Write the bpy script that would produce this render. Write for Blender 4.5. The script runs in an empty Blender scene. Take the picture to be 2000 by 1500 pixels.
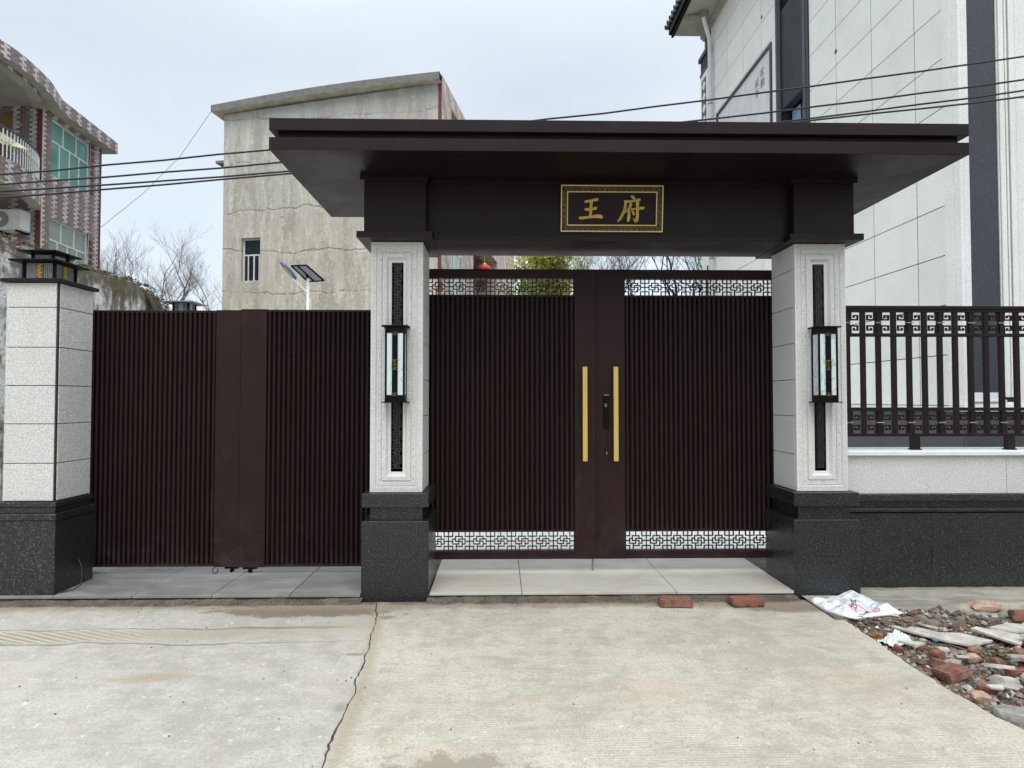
import bpy, bmesh, math, random
from mathutils import Vector, Matrix, noise as mnoise
R = math.radians
sc = bpy.context.scene
COL = sc.collection

# ------------------------------------------------------------------ camera, sky, sun, exposure
cam_d = bpy.data.cameras.new('camera'); cam = bpy.data.objects.new('camera', cam_d); COL.objects.link(cam)
cam.location = (0, 0, 1.5)
cam.rotation_euler = (R(90 + 1.5), 0, R(-1.07))
cam_d.sensor_width = 36.0; cam_d.lens = 1180 / 2000 * 36.0
cam_d.clip_start = 0.05; cam_d.clip_end = 2000
sc.camera = cam

w = bpy.data.worlds.new('World'); sc.world = w; w.use_nodes = True
wn = w.node_tree.nodes; wl = w.node_tree.links; wn.clear()
wo = wn.new('ShaderNodeOutputWorld')
sky = wn.new('ShaderNodeTexSky'); sky.sky_type = 'NISHITA'; sky.sun_disc = False
SUN_EL, SUN_AZ = R(60), R(178)
sky.sun_elevation = SUN_EL; sky.sun_rotation = SUN_AZ
b1 = wn.new('ShaderNodeBackground'); b1.inputs[1].default_value = 0.05
wl.new(sky.outputs[0], b1.inputs[0])
# the overcast deck: pale grey-blue cloud, brighter towards the zenith as an overcast sky is
tc = wn.new('ShaderNodeTexCoord')
mp = wn.new('ShaderNodeMapping'); mp.inputs['Scale'].default_value = (1, 1, 2.2); wl.new(tc.outputs['Generated'], mp.inputs[0])
nz = wn.new('ShaderNodeTexNoise'); nz.inputs['Scale'].default_value = 1.5; nz.inputs['Detail'].default_value = 4; nz.inputs['Roughness'].default_value = 0.5
wl.new(mp.outputs[0], nz.inputs['Vector'])
cr = wn.new('ShaderNodeValToRGB')
nz.inputs['Detail'].default_value = 6; cr.color_ramp.elements[0].position = 0.3; cr.color_ramp.elements[0].color = (0.515, 0.565, 0.58, 1)
cr.color_ramp.elements[1].position = 0.7; cr.color_ramp.elements[1].color = (0.68, 0.72, 0.725, 1)
wl.new(nz.outputs[0], cr.inputs[0])
sp = wn.new('ShaderNodeSeparateXYZ'); wl.new(tc.outputs['Generated'], sp.inputs[0])
mr = wn.new('ShaderNodeMapRange'); mr.interpolation_type = 'SMOOTHSTEP'
for k, v in zip(('From Min', 'From Max', 'To Min', 'To Max'), (0.45, 1.0, 0.95, 2.9)): mr.inputs[k].default_value = v
wl.new(sp.outputs[2], mr.inputs[0])
b2 = wn.new('ShaderNodeBackground'); wl.new(cr.outputs[0], b2.inputs[0]); wl.new(mr.outputs[0], b2.inputs[1])
ad = wn.new('ShaderNodeAddShader'); wl.new(b1.outputs[0], ad.inputs[0]); wl.new(b2.outputs[0], ad.inputs[1])
wl.new(ad.outputs[0], wo.inputs[0])

sun_d = bpy.data.lights.new('sun', 'SUN'); sun_d.energy = 1.5; sun_d.angle = R(50); sun_d.color = (1, 0.97, 0.93)
sun = bpy.data.objects.new('sun', sun_d); COL.objects.link(sun)
sdir = Vector((math.sin(SUN_AZ) * math.cos(SUN_EL), math.cos(SUN_AZ) * math.cos(SUN_EL), math.sin(SUN_EL)))
sun.rotation_euler = sdir.to_track_quat('Z', 'Y').to_euler(); sun.location = (0, -5, 12)
vs = sc.view_settings
vs.view_transform = 'Standard'; vs.look = 'None'; vs.exposure = 0.20; vs.gamma = 1.0; vs.use_curve_mapping = False
sc.cycles.max_bounces = 7; sc.cycles.diffuse_bounces = 4; sc.cycles.glossy_bounces = 3

# ------------------------------------------------------------------ node helper
class S:
    def __init__(s, g, o): s.g, s.o = g, o
    def __add__(s, b): return s.g.m('ADD', s, b)
    __radd__ = __add__
    def __sub__(s, b): return s.g.m('SUBTRACT', s, b)
    def __rsub__(s, b): return s.g.m('SUBTRACT', b, s)
    def __mul__(s, b): return s.g.m('MULTIPLY', s, b)
    __rmul__ = __mul__
    def __truediv__(s, b): return s.g.m('DIVIDE', s, b)
    def __gt__(s, b): return s.g.m('GREATER_THAN', s, b)
    def __lt__(s, b): return s.g.m('LESS_THAN', s, b)
class G:
    def __init__(s, name):
        s.mat = bpy.data.materials.new(name); s.mat.use_nodes = True
        s.nt = s.mat.node_tree; s.nt.nodes.clear()
        s.out = s.nt.nodes.new('ShaderNodeOutputMaterial')
        s.bsdf = s.nt.nodes.new('ShaderNodeBsdfPrincipled')
        s.nt.links.new(s.bsdf.outputs[0], s.out.inputs[0]); s._p = None
    def n(s, t): return s.nt.nodes.new(t)
    def put(s, sock, v):
        if isinstance(v, S): s.nt.links.new(v.o, sock)
        elif isinstance(v, tuple) and len(v) == 3 and sock.type == 'RGBA': sock.default_value = (*v, 1)
        else: sock.default_value = v
    def m(s, op, a, b=0.0, c=None, clamp=False):
        n = s.n('ShaderNodeMath'); n.operation = op; n.use_clamp = clamp
        s.put(n.inputs[0], a); s.put(n.inputs[1], b)
        if c is not None: s.put(n.inputs[2], c)
        return S(s, n.outputs[0])
    def pos(s):
        if s._p is None: s._p = S(s, s.n('ShaderNodeNewGeometry').outputs['Position'])
        return s._p
    def uv(s): return S(s, s.n('ShaderNodeTexCoord').outputs['UV'])
    def xyz(s, v=None):
        n = s.n('ShaderNodeSeparateXYZ'); s.put(n.inputs[0], v or s.pos()); return [S(s, o) for o in n.outputs]
    def comb(s, x, y, z=0.0):
        n = s.n('ShaderNodeCombineXYZ'); s.put(n.inputs[0], x); s.put(n.inputs[1], y); s.put(n.inputs[2], z); return S(s, n.outputs[0])
    def sc(s, v, scale):
        n = s.n('ShaderNodeMapping'); s.put(n.inputs[0], v); n.inputs['Scale'].default_value = scale; return S(s, n.outputs[0])
    def noise(s, scale, detail=3, rough=0.5, vec=None, dist=0.0):
        n = s.n('ShaderNodeTexNoise'); s.put(n.inputs['Vector'], vec or s.pos())
        n.inputs['Scale'].default_value = scale; n.inputs['Detail'].default_value = detail
        n.inputs['Roughness'].default_value = rough; n.inputs['Distortion'].default_value = dist
        return S(s, n.outputs[0])
    def vor(s, scale, vec=None, feat='F1', out='Distance'):
        n = s.n('ShaderNodeTexVoronoi'); n.feature = feat; s.put(n.inputs['Vector'], vec or s.pos()); n.inputs['Scale'].default_value = scale
        return S(s, n.outputs[out])
    def white(s, v):
        n = s.n('ShaderNodeTexWhiteNoise'); n.noise_dimensions = '3D'; s.put(n.inputs['Vector'], v); return S(s, n.outputs['Value'])
    def rng(s, v, a, b, c=0.0, d=1.0, smooth=True):
        n = s.n('ShaderNodeMapRange'); n.interpolation_type = 'SMOOTHSTEP' if smooth else 'LINEAR'; n.clamp = True
        s.put(n.inputs[0], v)
        for i, k in enumerate((a, b, c, d)): s.put(n.inputs[i + 1], k)
        return S(s, n.outputs[0])
    def mix(s, f, a, b, mode='MIX'):
        n = s.n('ShaderNodeMix'); n.data_type = 'RGBA'; n.blend_type = mode
        s.put(n.inputs[0], f); s.put(n.inputs[6], a); s.put(n.inputs[7], b); return S(s, n.outputs[2])
    def attr(s, name):
        n = s.n('ShaderNodeAttribute'); n.attribute_name = name; return S(s, n.outputs['Color'])
    def bump(s, h, dist=0.002, strength=1.0):
        n = s.n('ShaderNodeBump'); n.inputs['Distance'].default_value = dist; n.inputs['Strength'].default_value = strength
        s.put(n.inputs['Height'], h); s.nt.links.new(n.outputs[0], s.bsdf.inputs['Normal'])
    def fin(s, col=None, rough=None, metal=None, spec=None, coat=None, trans=None):
        for k, v in (('Base Color', col), ('Roughness', rough), ('Metallic', metal), ('Specular IOR Level', spec), ('Coat Weight', coat), ('Transmission Weight', trans)):
            if v is not None: s.put(s.bsdf.inputs[k], v)
        return s.mat

def m_metal(name, c, rough=0.42, dust=0.35):
    g = G(name); n = g.noise(3, 4, .6); f = g.noise(220, 2, .5)
    x, y, z = g.xyz()
    drips = g.noise(1, 4, .6, vec=g.sc(g.pos(), (14, 14, .7)))
    d = g.rng(n, .45, .75) * dust + g.rng(drips, .58, .75) * .2
    col = g.mix(d, c, tuple(min(1, v * 1.35 + .003) for v in c))
    sp = g.rng(g.noise(38, 3, .7), .71, .76) * g.rng(z, .9, .15) * .5
    col = g.mix(sp, col, (.16, .15, .14))
    col = g.mix(g.rng(z, .75, .1) * g.rng(g.noise(5, 5, .7), .42, .66) * .30, col, (.075, .062, .055))
    col = g.mix(g.rng(g.noise(1, 4, .7, vec=g.sc(g.pos(), (2.2, 2.2, 1.1))), .60, .70) * .22, col, (.05, .043, .042))
    g.bump(f, .0006, .35)
    return g.fin(col, g.rng(n, .3, .7, rough - .04, rough + .08), spec=.17)
def m_plain(name, c, rough=.6, metal=0.0, var=.25, scale=8, bump=0.0, spec=.5):
    g = G(name); n = g.noise(scale, 4, .6)
    col = g.mix(g.rng(n, .3, .7), tuple(v * (1 - var) for v in c), tuple(min(1, v * (1 + var)) for v in c))
    if bump: g.bump(g.noise(scale * 12, 3), bump)
    return g.fin(col, rough, metal, spec)
def m_granite(name, base, dark, light, size=260, rough=.6, bump=.0012, stain=.0):
    g = G(name)
    a = g.noise(size, 2, .6); b = g.noise(size * .45, 2, .5); big = g.noise(1.7, 4, .6)
    col = g.mix(g.rng(a, .54, .64), base, dark); col = g.mix(g.rng(b, .55, .68), col, light)
    col = g.mix(g.rng(big, .3, .75) * .22, col, tuple(v * .62 for v in base))
    if stain:
        st = g.noise(1, 4, .65, vec=g.sc(g.pos(), (6, 6, .8)))
        col = g.mix(g.rng(st, .58, .72) * stain, col, tuple(v * .35 for v in base))
    oi = S(g, g.n('ShaderNodeObjectInfo').outputs['Random'])
    col = g.mix(g.rng(oi, 0, 1, 0, .16, False), col, tuple(v * .55 for v in base))
    if bump: g.bump(a + b * .6, bump)
    return g.fin(col, g.rng(big, .3, .7, rough - .08, rough + .08))

M = {}
M['metal'] = m_metal('dark bronze paint', (.0150, .0085, .0095))
M['metal_gate'] = m_metal('bronze gate paint', (.0225, .0100, .0098), .5)
M['black'] = m_plain('black enamel', (.003, .003, .0035), .5, 0, .2, 8, 0, .12)
M['gap'] = m_plain('backing sheet with painted shade', (.009, .0062, .0062), .8, 0, .2, 8, 0, .12)  # near-black colour paints in the shade between the gate slats
M['gold'] = m_plain('brass gold', (.60, .43, .10), .36, .25, .05, 3)
M['gold_dim'] = m_plain('tarnished gold', (.20, .13, .03), .45, .4, .3, 40)
M['goldp'] = m_plain('gold leaf paint', (.60, .44, .13), .36, .3, .08, 6)
M['white_stone'] = m_granite('white granite', (.665, .655, .62), (.25, .25, .245), (.80, .795, .77), 165, .75, .0034, .12)
M['white_fine'] = m_granite('white honed granite', (.69, .685, .665), (.45, .45, .44), (.77, .77, .76), 330, .7, .0010, .10)
M['wall_stone'] = m_granite('white facade stone', (.88, .885, .855), (.58, .58, .56), (.92, .92, .90), 120, .7, .0010, .04)
M['black_stone'] = m_granite('dark granite', (.0125, .0140, .0150), (.005, .006, .006), (.11, .12, .125), 230, .36, .0004, .55)
M['black_carve'] = m_plain('carved black stone', (.010, .010, .011), .35, 0, .4, 40, .001)
M['carve_glint'] = m_plain('black carving with painted glints', (.026, .027, .028), .4, 0, .8, 60, .001)  # lighter copy of the carved stone, faint glints put into its colour
M['grey_facade'] = m_granite('dark facade panel', (.040, .044, .054), (.022, .025, .032), (.075, .08, .092), 160, .5, .0008)
M['grey_base'] = m_granite('grey granite base', (.075, .078, .085), (.045, .048, .055), (.13, .135, .145), 160, .5, .0008)
M['joint'] = m_plain('dark joint', (.02, .018, .024), .6)
M['white_paint'] = m_plain('white paint', (.72, .74, .76), .45, 0, .06)
M['grey_paint'] = m_plain('grey paint', (.24, .25, .26), .5, 0, .1)
M['dim_metal'] = m_plain('dull nickel', (.16,.16,.17), .4, .3, .1)
M['alu'] = m_plain('white aluminium', (.62, .66, .70), .4, 0, .08)
M['cable'] = m_plain('cable rubber', (.012, .011, .016), .55, 0, .2)
M['soffit'] = m_plain('plaster soffit', (.42, .41, .38), .85, 0, .18, 1.5)
def m_glass(name, c, rough=.06):
    g = G(name); n = g.noise(1.3, 3); g.bump(n, .01, .2)
    return g.fin(g.mix(g.rng(n, .3, .7), tuple(v * .7 for v in c), c), rough, spec=.8)
M['glass_dark'] = m_glass('dark window glass', (.015, .017, .02))
M['glass_teal'] = m_glass('teal curtained glass', (.16, .40, .34), .12)
M['glass_pale'] = m_glass('pale curtained glass', (.30, .38, .34), .12)
M['glass_sky_paint'] = m_glass('glass with painted sky reflection', (.34, .50, .72), .03)  # sky reflection painted into the blue base colour
def m_lampglass():
    g = G('frosted marble glass'); n = g.noise(1, 3, .5, vec=g.sc(g.pos(), (5, 5, 3)), dist=1.5)
    v = g.rng(g.m('ABSOLUTE', n - .5), .0, .022)
    return g.fin(g.mix(v, (.34, .42, .44), (.58, .66, .68)), .12, spec=.6)
M['lampglass'] = m_lampglass()

def m_road(isleft):
    g = G('road concrete left' if isleft else 'road concrete right'); x, y, z = g.xyz(); P = g.pos()
    n1 = g.noise(.9, 5, .6); n2 = g.noise(7, 5, .65); n3 = g.noise(60, 4, .7); n4 = g.noise(320, 2, .6)
    streak = g.noise(1, 5, .65, vec=g.sc(P, (3.5, 14, 1)), dist=.6)
    left = g.m('ADD', 1.0 if isleft else 0.0, 0.0)
    wob = g.noise(2.2, 3, .5)
    cA = g.mix(left, (.60, .56, .475), (.53, .505, .455)); cB = g.mix(left, (.435, .40, .325), (.40, .38, .335))
    col = g.mix(g.rng(n1 * .45 + n2 * .5 + streak * .25, .52, .70), cA, cB)
    col = g.mix(g.rng(n3, .50, .62) * .62, col, (.33, .31, .26)); col = g.mix(g.rng(g.noise(130, 3, .7), .50, .60) * .4, col, (.30, .285, .25))
    col = g.mix(g.rng(n4, .52, .62) * .5, col, (.25, .235, .21)); col = g.mix(g.rng(g.noise(19, 4, .75), .60, .66) * .55, col, (.70, .68, .60)); col = g.mix(g.rng(g.noise(75, 2, .6), .70, .74) * .6, col, (.16, .14, .12))
    col = g.mix(g.rng(g.noise(26, 3, .7), .58, .66) * .35, col, (.33, .305, .26))
    warm = g.noise(1.6, 4, .6, vec=g.sc(P, (1, 1.6, 1)))
    col = g.mix(g.rng(warm, .52, .74) * .35, col, (.52, .42, .33))
    def spot(cx, cy, sx, sy, lo=.2, hi=1.0, rot=0.0, nz=.9):
        ca, sa = math.cos(rot), math.sin(rot)
        dx, dy = x - cx, y - cy
        u = (dx * ca + dy * sa) / sx; v = (dy * ca - dx * sa) / sy
        d = g.m('SQRT', u * u + v * v)
        return g.rng(d + (n2 - .5) * nz * 1.4 + (n3 - .5) * nz * .8, lo, hi, 1.0, 0.0)
    # worn brown patches
    col = g.mix(spot(-.22, 2.44, .42, .21, .55, .85, 0, 1.6) * .85, col, (.27, .235, .185))
    col = g.mix(spot(-1.88, 3.34, .26, .075, .45, .95, .12, 1.3) * .75, col, (.36, .285, .20))
    col = g.mix(spot(-1.35, 4.36, .80, .17, .55, .95, 0, 1.3) * .92, col, (.175, .145, .105))
    col = g.mix(spot(-1.9, 3.95, 1.2, .12, .1, 1.2, .03) * .5, col, (.36, .30, .22))
    col = g.mix(spot(-1.05, 4.1, .30, .14, .4, .9, 0, 1.4) * .6, col, (.40, .35, .26))
    col = g.mix(spot(-.80, 4.22, .09, .05, .3, 1.0) * .8, col, (.22, .19, .15)); col = g.mix(spot(-.86, 3.62, .10, .03, .3, 1.0) * .8, col, (.26, .23, .18)); col = g.mix(spot(-.78, 3.0, .05, .07, .3, 1.0) * .7, col, (.27, .235, .19)); col = g.mix(spot(-1.4, 4.05, .5, .03, .2, 1.1, .02) * .8, col, (.24, .20, .15))
    col = g.mix(spot(2.1, 4.36, .42, .12, .5, 1.1) * .9, col, (.21, .175, .13))
    col = g.mix(spot(.8, 3.15, .35, .18, .1, 1.2) * .35, col, (.50, .38, .30))
    col = g.mix(spot(1.9, 3.2, .35, .25, .1, 1.2) * .35, col, (.46, .36, .29))
    # dirt washed against the step
    e = y + (n2 - .5) * .16 + (n1 - .5) * .16 + (n3 - .5) * .05
    col = g.mix(g.rng(e, 4.34, 4.45) * .8, col, (.27, .225, .165))
    col = g.mix(g.rng(e, 4.44, 4.53) * .85, col, (.10, .08, .057))
    # dirt along the crack
    cx = g.m('ABSOLUTE', x + .80 + (n1 - .5) * .1 - g.rng(y, 2.8, 4.5, .10, -.06))
    col = g.mix(g.rng(cx + (n2 - .5) * .13, .0, .07, .6, 0.0), col, (.34, .28, .20))
    # combed band on the left
    bandc = y + (wob - .5) * .16
    band = g.rng(bandc, 3.80, 3.84) * g.rng(bandc, 3.98, 4.02, 1, 0) * g.rng(x + (n1 - .5), -3.0, -2.0, 1, 0.1)
    comb = g.m('SINE', (y + x * .42 + (n2 - .5) * .03) * 150)
    col = g.mix(band * .4, col, (.44, .38, .26)); col = g.mix(band * g.rng(comb, -.2, .9) * .45, col, (.27, .22, .15))
    l1 = g.rng(g.m('ABSOLUTE', bandc - 3.80 + (n2 - .5) * .05), .004, .014, 1, 0) + g.rng(g.m('ABSOLUTE', bandc - 4.04 + (n2 - .5) * .05), .003, .011, 1, 0)
    l1 = l1 * g.rng(n1 + (x * -.08), .55, .7) * left
    col = g.mix(g.m('MINIMUM', l1, 1) * .6, col, (.19, .155, .12))
    # brushed lines on the right slab
    broom = g.m('SINE', (y + (n1 - .5) * .05 + (n2 - .5) * .006) * 345)
    bm = g.rng(g.noise(1.3, 4, .6, vec=g.sc(P, (.8, 1.7, 1))), .42, .56) * (1 - left) * g.rng(n3 + n2 * .5, .5, .8, 1, .25)
    col = g.mix(bm * g.rng(broom, -.1, .9) * .62, col, (.235, .21, .165))
    h = n3 * .6 + n4 * .25 + n2 * 1.2 + bm * broom * .35 + band * comb * .9 - g.m('MINIMUM', l1, 1) * 1.5
    g.bump(h, .0045, .8)
    return g.fin(col, g.rng(n2, .3, .7, .78, .92), spec=.3)
M['road_l'] = m_road(True); M['road_r'] = m_road(False)

def m_tile(name, c, streakc, amt):
    g = G(name); n = g.noise(2.5, 5, .65); s_ = g.noise(1, 4, .6, vec=g.sc(g.pos(), (2, 11, 1)), dist=.8); f = g.noise(90, 3, .6)
    col = g.mix(g.rng(n * .6 + s_ * .5, .45, .72) * amt, c, streakc)
    col = g.mix(g.rng(f, .55, .75) * .2, col, tuple(v * .7 for v in c))
    col = g.mix(g.rng(g.noise(9, 3, .7), .66, .74) * .35, col, tuple(v * .6 for v in c))
    g.bump(f * .4 + n, .0008)
    return g.fin(col, g.rng(n, .3, .7, .34, .55))
M['cream_tile_shaded'] = m_tile('cream tile with painted shade', (.55, .52, .455), (.42, .385, .31), .7)  # same tile as in the courtyard, canopy shade put into the colour
M['cream_tile_lit'] = m_tile('cream tile with painted light', (.86, .84, .82), (.78, .74, .70), .5)  # lit copy of the cream tile, open daylight put into the colour
M['grey_tile'] = m_tile('grey paving tile', (.19, .19, .185), (.30, .30, .285), .8)
M['grey_tile_b'] = m_tile('lighter grey paving tile', (.205, .205, .20), (.32, .32, .305), .8)
def m_soil(name, a, b, c):
    g = G(name); n = g.noise(6, 5, .65); f = g.noise(55, 4, .7); ff = g.noise(190, 3, .7)
    col = g.mix(g.rng(n, .35, .65), a, b); col = g.mix(g.rng(f, .5, .68), col, c); col = g.mix(g.rng(ff, .56, .7) * .7, col, (.42, .39, .34))
    g.bump(f + ff * .5 + n, .012)
    return g.fin(col, .9)
M['soil'] = m_soil('rubble soil', (.11, .078, .05), (.17, .12, .08), (.065, .05, .03))
M['mud'] = m_soil('mortar and mud under the step', (.085, .065, .047), (.16, .135, .105), (.03, .024, .018))
def m_verge():
    g = G('rough mortar verge'); x, y, z = g.xyz()
    n1 = g.noise(2.2, 5, .6); n2 = g.noise(12, 5, .7); n3 = g.noise(70, 4, .7)
    st = g.noise(1, 4, .6, vec=g.sc(g.pos(), (3, 12, 3)), dist=.5)
    conc = g.mix(g.rng(n1 * .5 + st * .6, .42, .7), (.46, .43, .355), (.26, .245, .21)); conc = g.mix(g.rng(n3, .5, .7) * .5, conc, (.20, .185, .16))
    soil = g.mix(g.rng(n2, .4, .65), (.15, .11, .075), (.065, .048, .032)); soil = g.mix(g.rng(n3, .58, .7) * .6, soil, (.36, .33, .28))
    grit = g.mix(g.rng(n2, .35, .65), (.30, .28, .245), (.13, .115, .095))
    e = y + (n2 - .5) * .25 + (n1 - .5) * .35
    col = g.mix(g.rng(e, 4.08, 4.18), soil, grit); col = g.mix(g.rng(e, 4.20, 4.30), col, conc)
    col = g.mix(g.rng(y + (n2 - .5) * .1, 4.66, 4.75) * .5, col, (.12, .11, .10))
    g.bump(n3 + n2 * 1.5, .012)
    return g.fin(col, .9)
M['verge'] = m_verge()

def m_plaster():
    g = G('weathered cement render'); x, y, z = g.xyz()
    P = g.pos()
    n1 = g.noise(.35, 5, .6); n2 = g.noise(1, 5, .7, vec=g.sc(P, (5, 5, 1.0))); n3 = g.noise(9, 5, .7); n4 = g.noise(1, 4, .6, vec=g.sc(P, (2.0, 2.0, .35)))
    warm = g.rng(z + (n1 - .5) * 6, 6.5, 12.0)
    base = g.mix(warm, (.50, .46, .39), (.47, .46, .43))
    col = g.mix(g.rng(n2, .48, .60) * .85, base, (.62, .585, .50))
    col = g.mix(g.rng(n4 * .6 + n3 * .4, .49, .60) * .7, col, (.33, .30, .255)); col = g.mix(g.rng(g.noise(1, 4, .7, vec=g.sc(P, (9, 9, 1.6))), .56, .66) * .4, col, (.30, .275, .24))
    col = g.mix(g.rng(n1 + (n3 - .5) * .4, .56, .72) * .4, col, (.34, .30, .25))
    # cement lift lines
    jag = (g.noise(.5, 3, .6) - .5) * .7 + (g.noise(4, 4, .7) - .5) * .16 + (n3 - .5) * .06
    zz = z + jag + x * .02
    l = None
    for h in (5.05, 6.55, 8.0, 9.6, 7.0 + 2.1 * 2):
        t = g.rng(g.m('ABSOLUTE', zz - h), .006, .055, 1, 0); l = t if l is None else g.m('MAXIMUM', l, t)
    l = l * g.rng(n3 * .5 + n1 * .5, .42, .62)
    col = g.mix(l * .30, col, (.27, .245, .21))
    grime = g.rng(z + (n2 - .5) * 1.6, 10.6, 11.9)
    col = g.mix(grime * .5, col, (.26, .26, .26))
    pk = g.noise(3.2, 4, .7); col = g.mix(g.rng(pk, .68, .74) * .7, col, (.20, .18, .16))
    g.bump(n2 * 1.5 + n3 - l * 2, .02, .8)
    return g.fin(col, .9)
M['plaster'] = m_plaster()
M['concrete_dark'] = m_soil('stained concrete slab', (.24, .23, .21), (.17, .16, .155), (.10, .10, .10))
M['soffit_light'] = m_plain('soffit render', (.55, .52, .44), .85, 0, .25, 2)

def m_brick(name, bw, bh, cols, n, shift, mortar=(.30, .29, .28), jw=.09, jh=.13):
    g = G(name); u, v, _ = g.xyz(g.uv())
    row = g.m('FLOOR', v / bh); uu = u / bw + row * shift if shift not in (.5,) else u / bw + g.m('MODULO', row + 1000, 2) * .5
    idx = g.m('FLOOR', uu); fx = uu - idx; fy = v / bh - row
    k = g.m('FLOORED_MODULO', idx, n)
    col = cols[0]
    for i in range(1, n): col = g.mix(g.m('COMPARE', k, float(i), .1), col, cols[i])
    rnd = g.white(g.comb(idx, row, 1.0)); dirt = g.noise(2, 4, .6)
    col = g.mix(rnd * .4 + g.rng(dirt, .42, .65) * .3, col, (.24, .21, .20)); col = g.mix((rnd > .9) * .5, col, (.40, .36, .34))
    mj = g.m('MAXIMUM', (fy < jh), (fx < jw))
    col = g.mix(mj, col, mortar); g.bump(1 - mj, .006)
    return g.fin(col, g.rng(rnd, 0, 1, .35, .55), spec=.4)
M['brick_house'] = m_brick('glazed tile strips', .17, .066, [(.66, .66, .66), (.21, .075, .062), (.14, .135, .155)], 3, .5)
M['brick_far'] = m_brick('pink striped wall tiles', .24, .085, [(.66, .55, .46), (.62, .50, .44), (.40, .17, .15), (.45, .22, .19)], 4, .22, (.55, .50, .45), .06, .2)
M['red_trim'] = m_plain('dark red tile trim', (.12, .028, .028), .45, 0, .15, 6)

def m_oldwall():
    g = G('peeling whitewashed wall'); x, y, z = g.xyz(); P = g.pos()
    n1 = g.noise(1.4, 5, .65); n2 = g.noise(5, 5, .7); n3 = g.noise(28, 4, .7); st = g.noise(1, 5, .7, vec=g.sc(P, (4, 4, .8)))
    col = g.mix(g.rng(st * .6 + n2 * .5, .48, .64), (.66, .665, .65), (.14, .135, .13))
    col = g.mix(g.rng(n1 + (n2 - .5) * .3, .55, .62) * .9, col, (.17, .12, .085))
    col = g.mix(g.rng(n3, .52, .66) * .6, col, (.08, .075, .07))
    moss = g.rng(z + (n2 - .5) * .7 + (n1 - .5) * .4, 2.74, 3.0) * g.rng(y, 5.8, 6.8, .25, 1.0)
    mc = g.mix(g.rng(n3, .35, .6), (.06, .045, .03), (.10, .085, .03))
    col = g.mix(moss * .85, col, mc)
    g.bump(n2 * 1.5 + n3, .03, .9)
    return g.fin(col, .92)
M['oldwall'] = m_oldwall()
M['moss'] = m_soil('moss and dry litter', (.09, .08, .025), (.12, .075, .04), (.035, .03, .018))
M['bark'] = m_plain('grey bark', (.27, .23, .215), .9, 0, .3, 20)
M['bark_dark'] = m_plain('dark bark', (.045, .032, .026), .9, 0, .3, 20)
def m_leaf(name, a, b):
    g = G(name); n = g.noise(1.5, 3); c = g.mix(g.rng(n, .35, .65), a, b)
    g.put(g.bsdf.inputs['Base Color'], c); g.bsdf.inputs['Roughness'].default_value = .6
    t = g.n('ShaderNodeBsdfTranslucent'); g.put(t.inputs[0], c)
    mx = g.n('ShaderNodeMixShader'); mx.inputs[0].default_value = .5
    g.nt.links.new(g.bsdf.outputs[0], mx.inputs[1]); g.nt.links.new(t.outputs[0], mx.inputs[2]); g.nt.links.new(mx.outputs[0], g.out.inputs[0])
    return g.mat
M['leaf'] = m_leaf('yellow green leaves', (.60, .60, .12), (.40, .46, .09))
M['leaf_dark'] = m_leaf('mid green leaves', (.26, .32, .07), (.15, .20, .05))
M['leaf_dry'] = m_leaf('dry orange leaves', (.42, .17, .04), (.30, .12, .03))
M['weed'] = m_leaf('low green weeds', (.07, .13, .025), (.10, .17, .04))
def m_clay():
    g = G('fired clay brick'); n = g.noise(14, 5, .7); f = g.noise(120, 3, .6)
    col = g.mix(g.rng(n, .42, .62), (.235, .095, .065), (.175, .065, .045)); col = g.mix(g.rng(g.noise(9, 3, .6), .6, .68) * .8, col, (.30, .26, .22))
    col = g.mix(g.rng(f, .6, .75) * .5, col, (.09, .04, .03)); col = g.mix(g.rng(g.noise(22, 4, .7), .46, .60) * .5, col, (.25, .19, .145)); g.bump(f + n, .004)
    return g.fin(col, .9)
M['clay'] = m_clay()
def m_burnt():
    g = G('scorched clay brick'); n = g.noise(24, 3, .6); x, y, z = g.xyz()
    b = g.m('FLOORED_MODULO', g.m('FLOOR', x * 21), 2)
    col = g.mix(b * g.rng(z, .0, .045, 1, .0) * .85, (.215, .085, .052), (.05, .03, .024)); col = g.mix(g.rng(n, .5, .66) * .6, col, (.27, .15, .10))
    g.bump(n, .004); return g.fin(col, .9)
M['burnt'] = m_burnt()
M['peach'] = m_plain('peach stone', (.42, .29, .21), .85, 0, .25, 25, .003)
M['chalk'] = m_plain('whitish broken tile', (.52, .495, .43), .65, 0, .22, 14, .001)
M['chalk_edge'] = m_plain('grey mortar lump', (.30, .285, .26), .9, 0, .3, 25, .004)
M['mortar_grey'] = m_plain('dusty mortar', (.22, .20, .17), .9, 0, .3, 25, .004)
M['tan'] = m_plain('tan block', (.26, .17, .10), .9, 0, .25, 25, .003)
M['brownrock'] = m_plain('brown rock', (.15, .085, .055), .9, 0, .3, 25, .004)
M['blueplastic'] = m_plain('blue plastic', (.02, .18, .34), .4, 0, .2, 20)
M['blackplastic'] = m_plain('black plastic sheet', (.02, .021, .022), .4, 0, .5, 9)
M['sack'] = m_plain('woven sack', (.70, .73, .76), .55, 0, .12, 7, .0008)
M['ink'] = m_plain('grey ink', (.11, .12, .17), .7); M['inkred'] = m_plain('red ink', (.62, .14, .17), .7); M['inkblue'] = m_plain('blue ink', (.10, .27, .48), .7)
M['awning'] = m_plain('pale yellow sheet', (.62, .64, .46), .6, 0, .08, 3)
M['lantern'] = m_plain('red lantern silk', (.55, .04, .02), .5, 0, .25, 9)
M['solar'] = m_plain('solar panel back', (.33, .33, .37), .5, 0, .08)
M['bluecap'] = m_plain('blue lamp shell', (.03, .12, .36), .35, 0, .1)
M['opal'] = m_plain('opal lens', (.50, .55, .50), .25, 0, .1)
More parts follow.
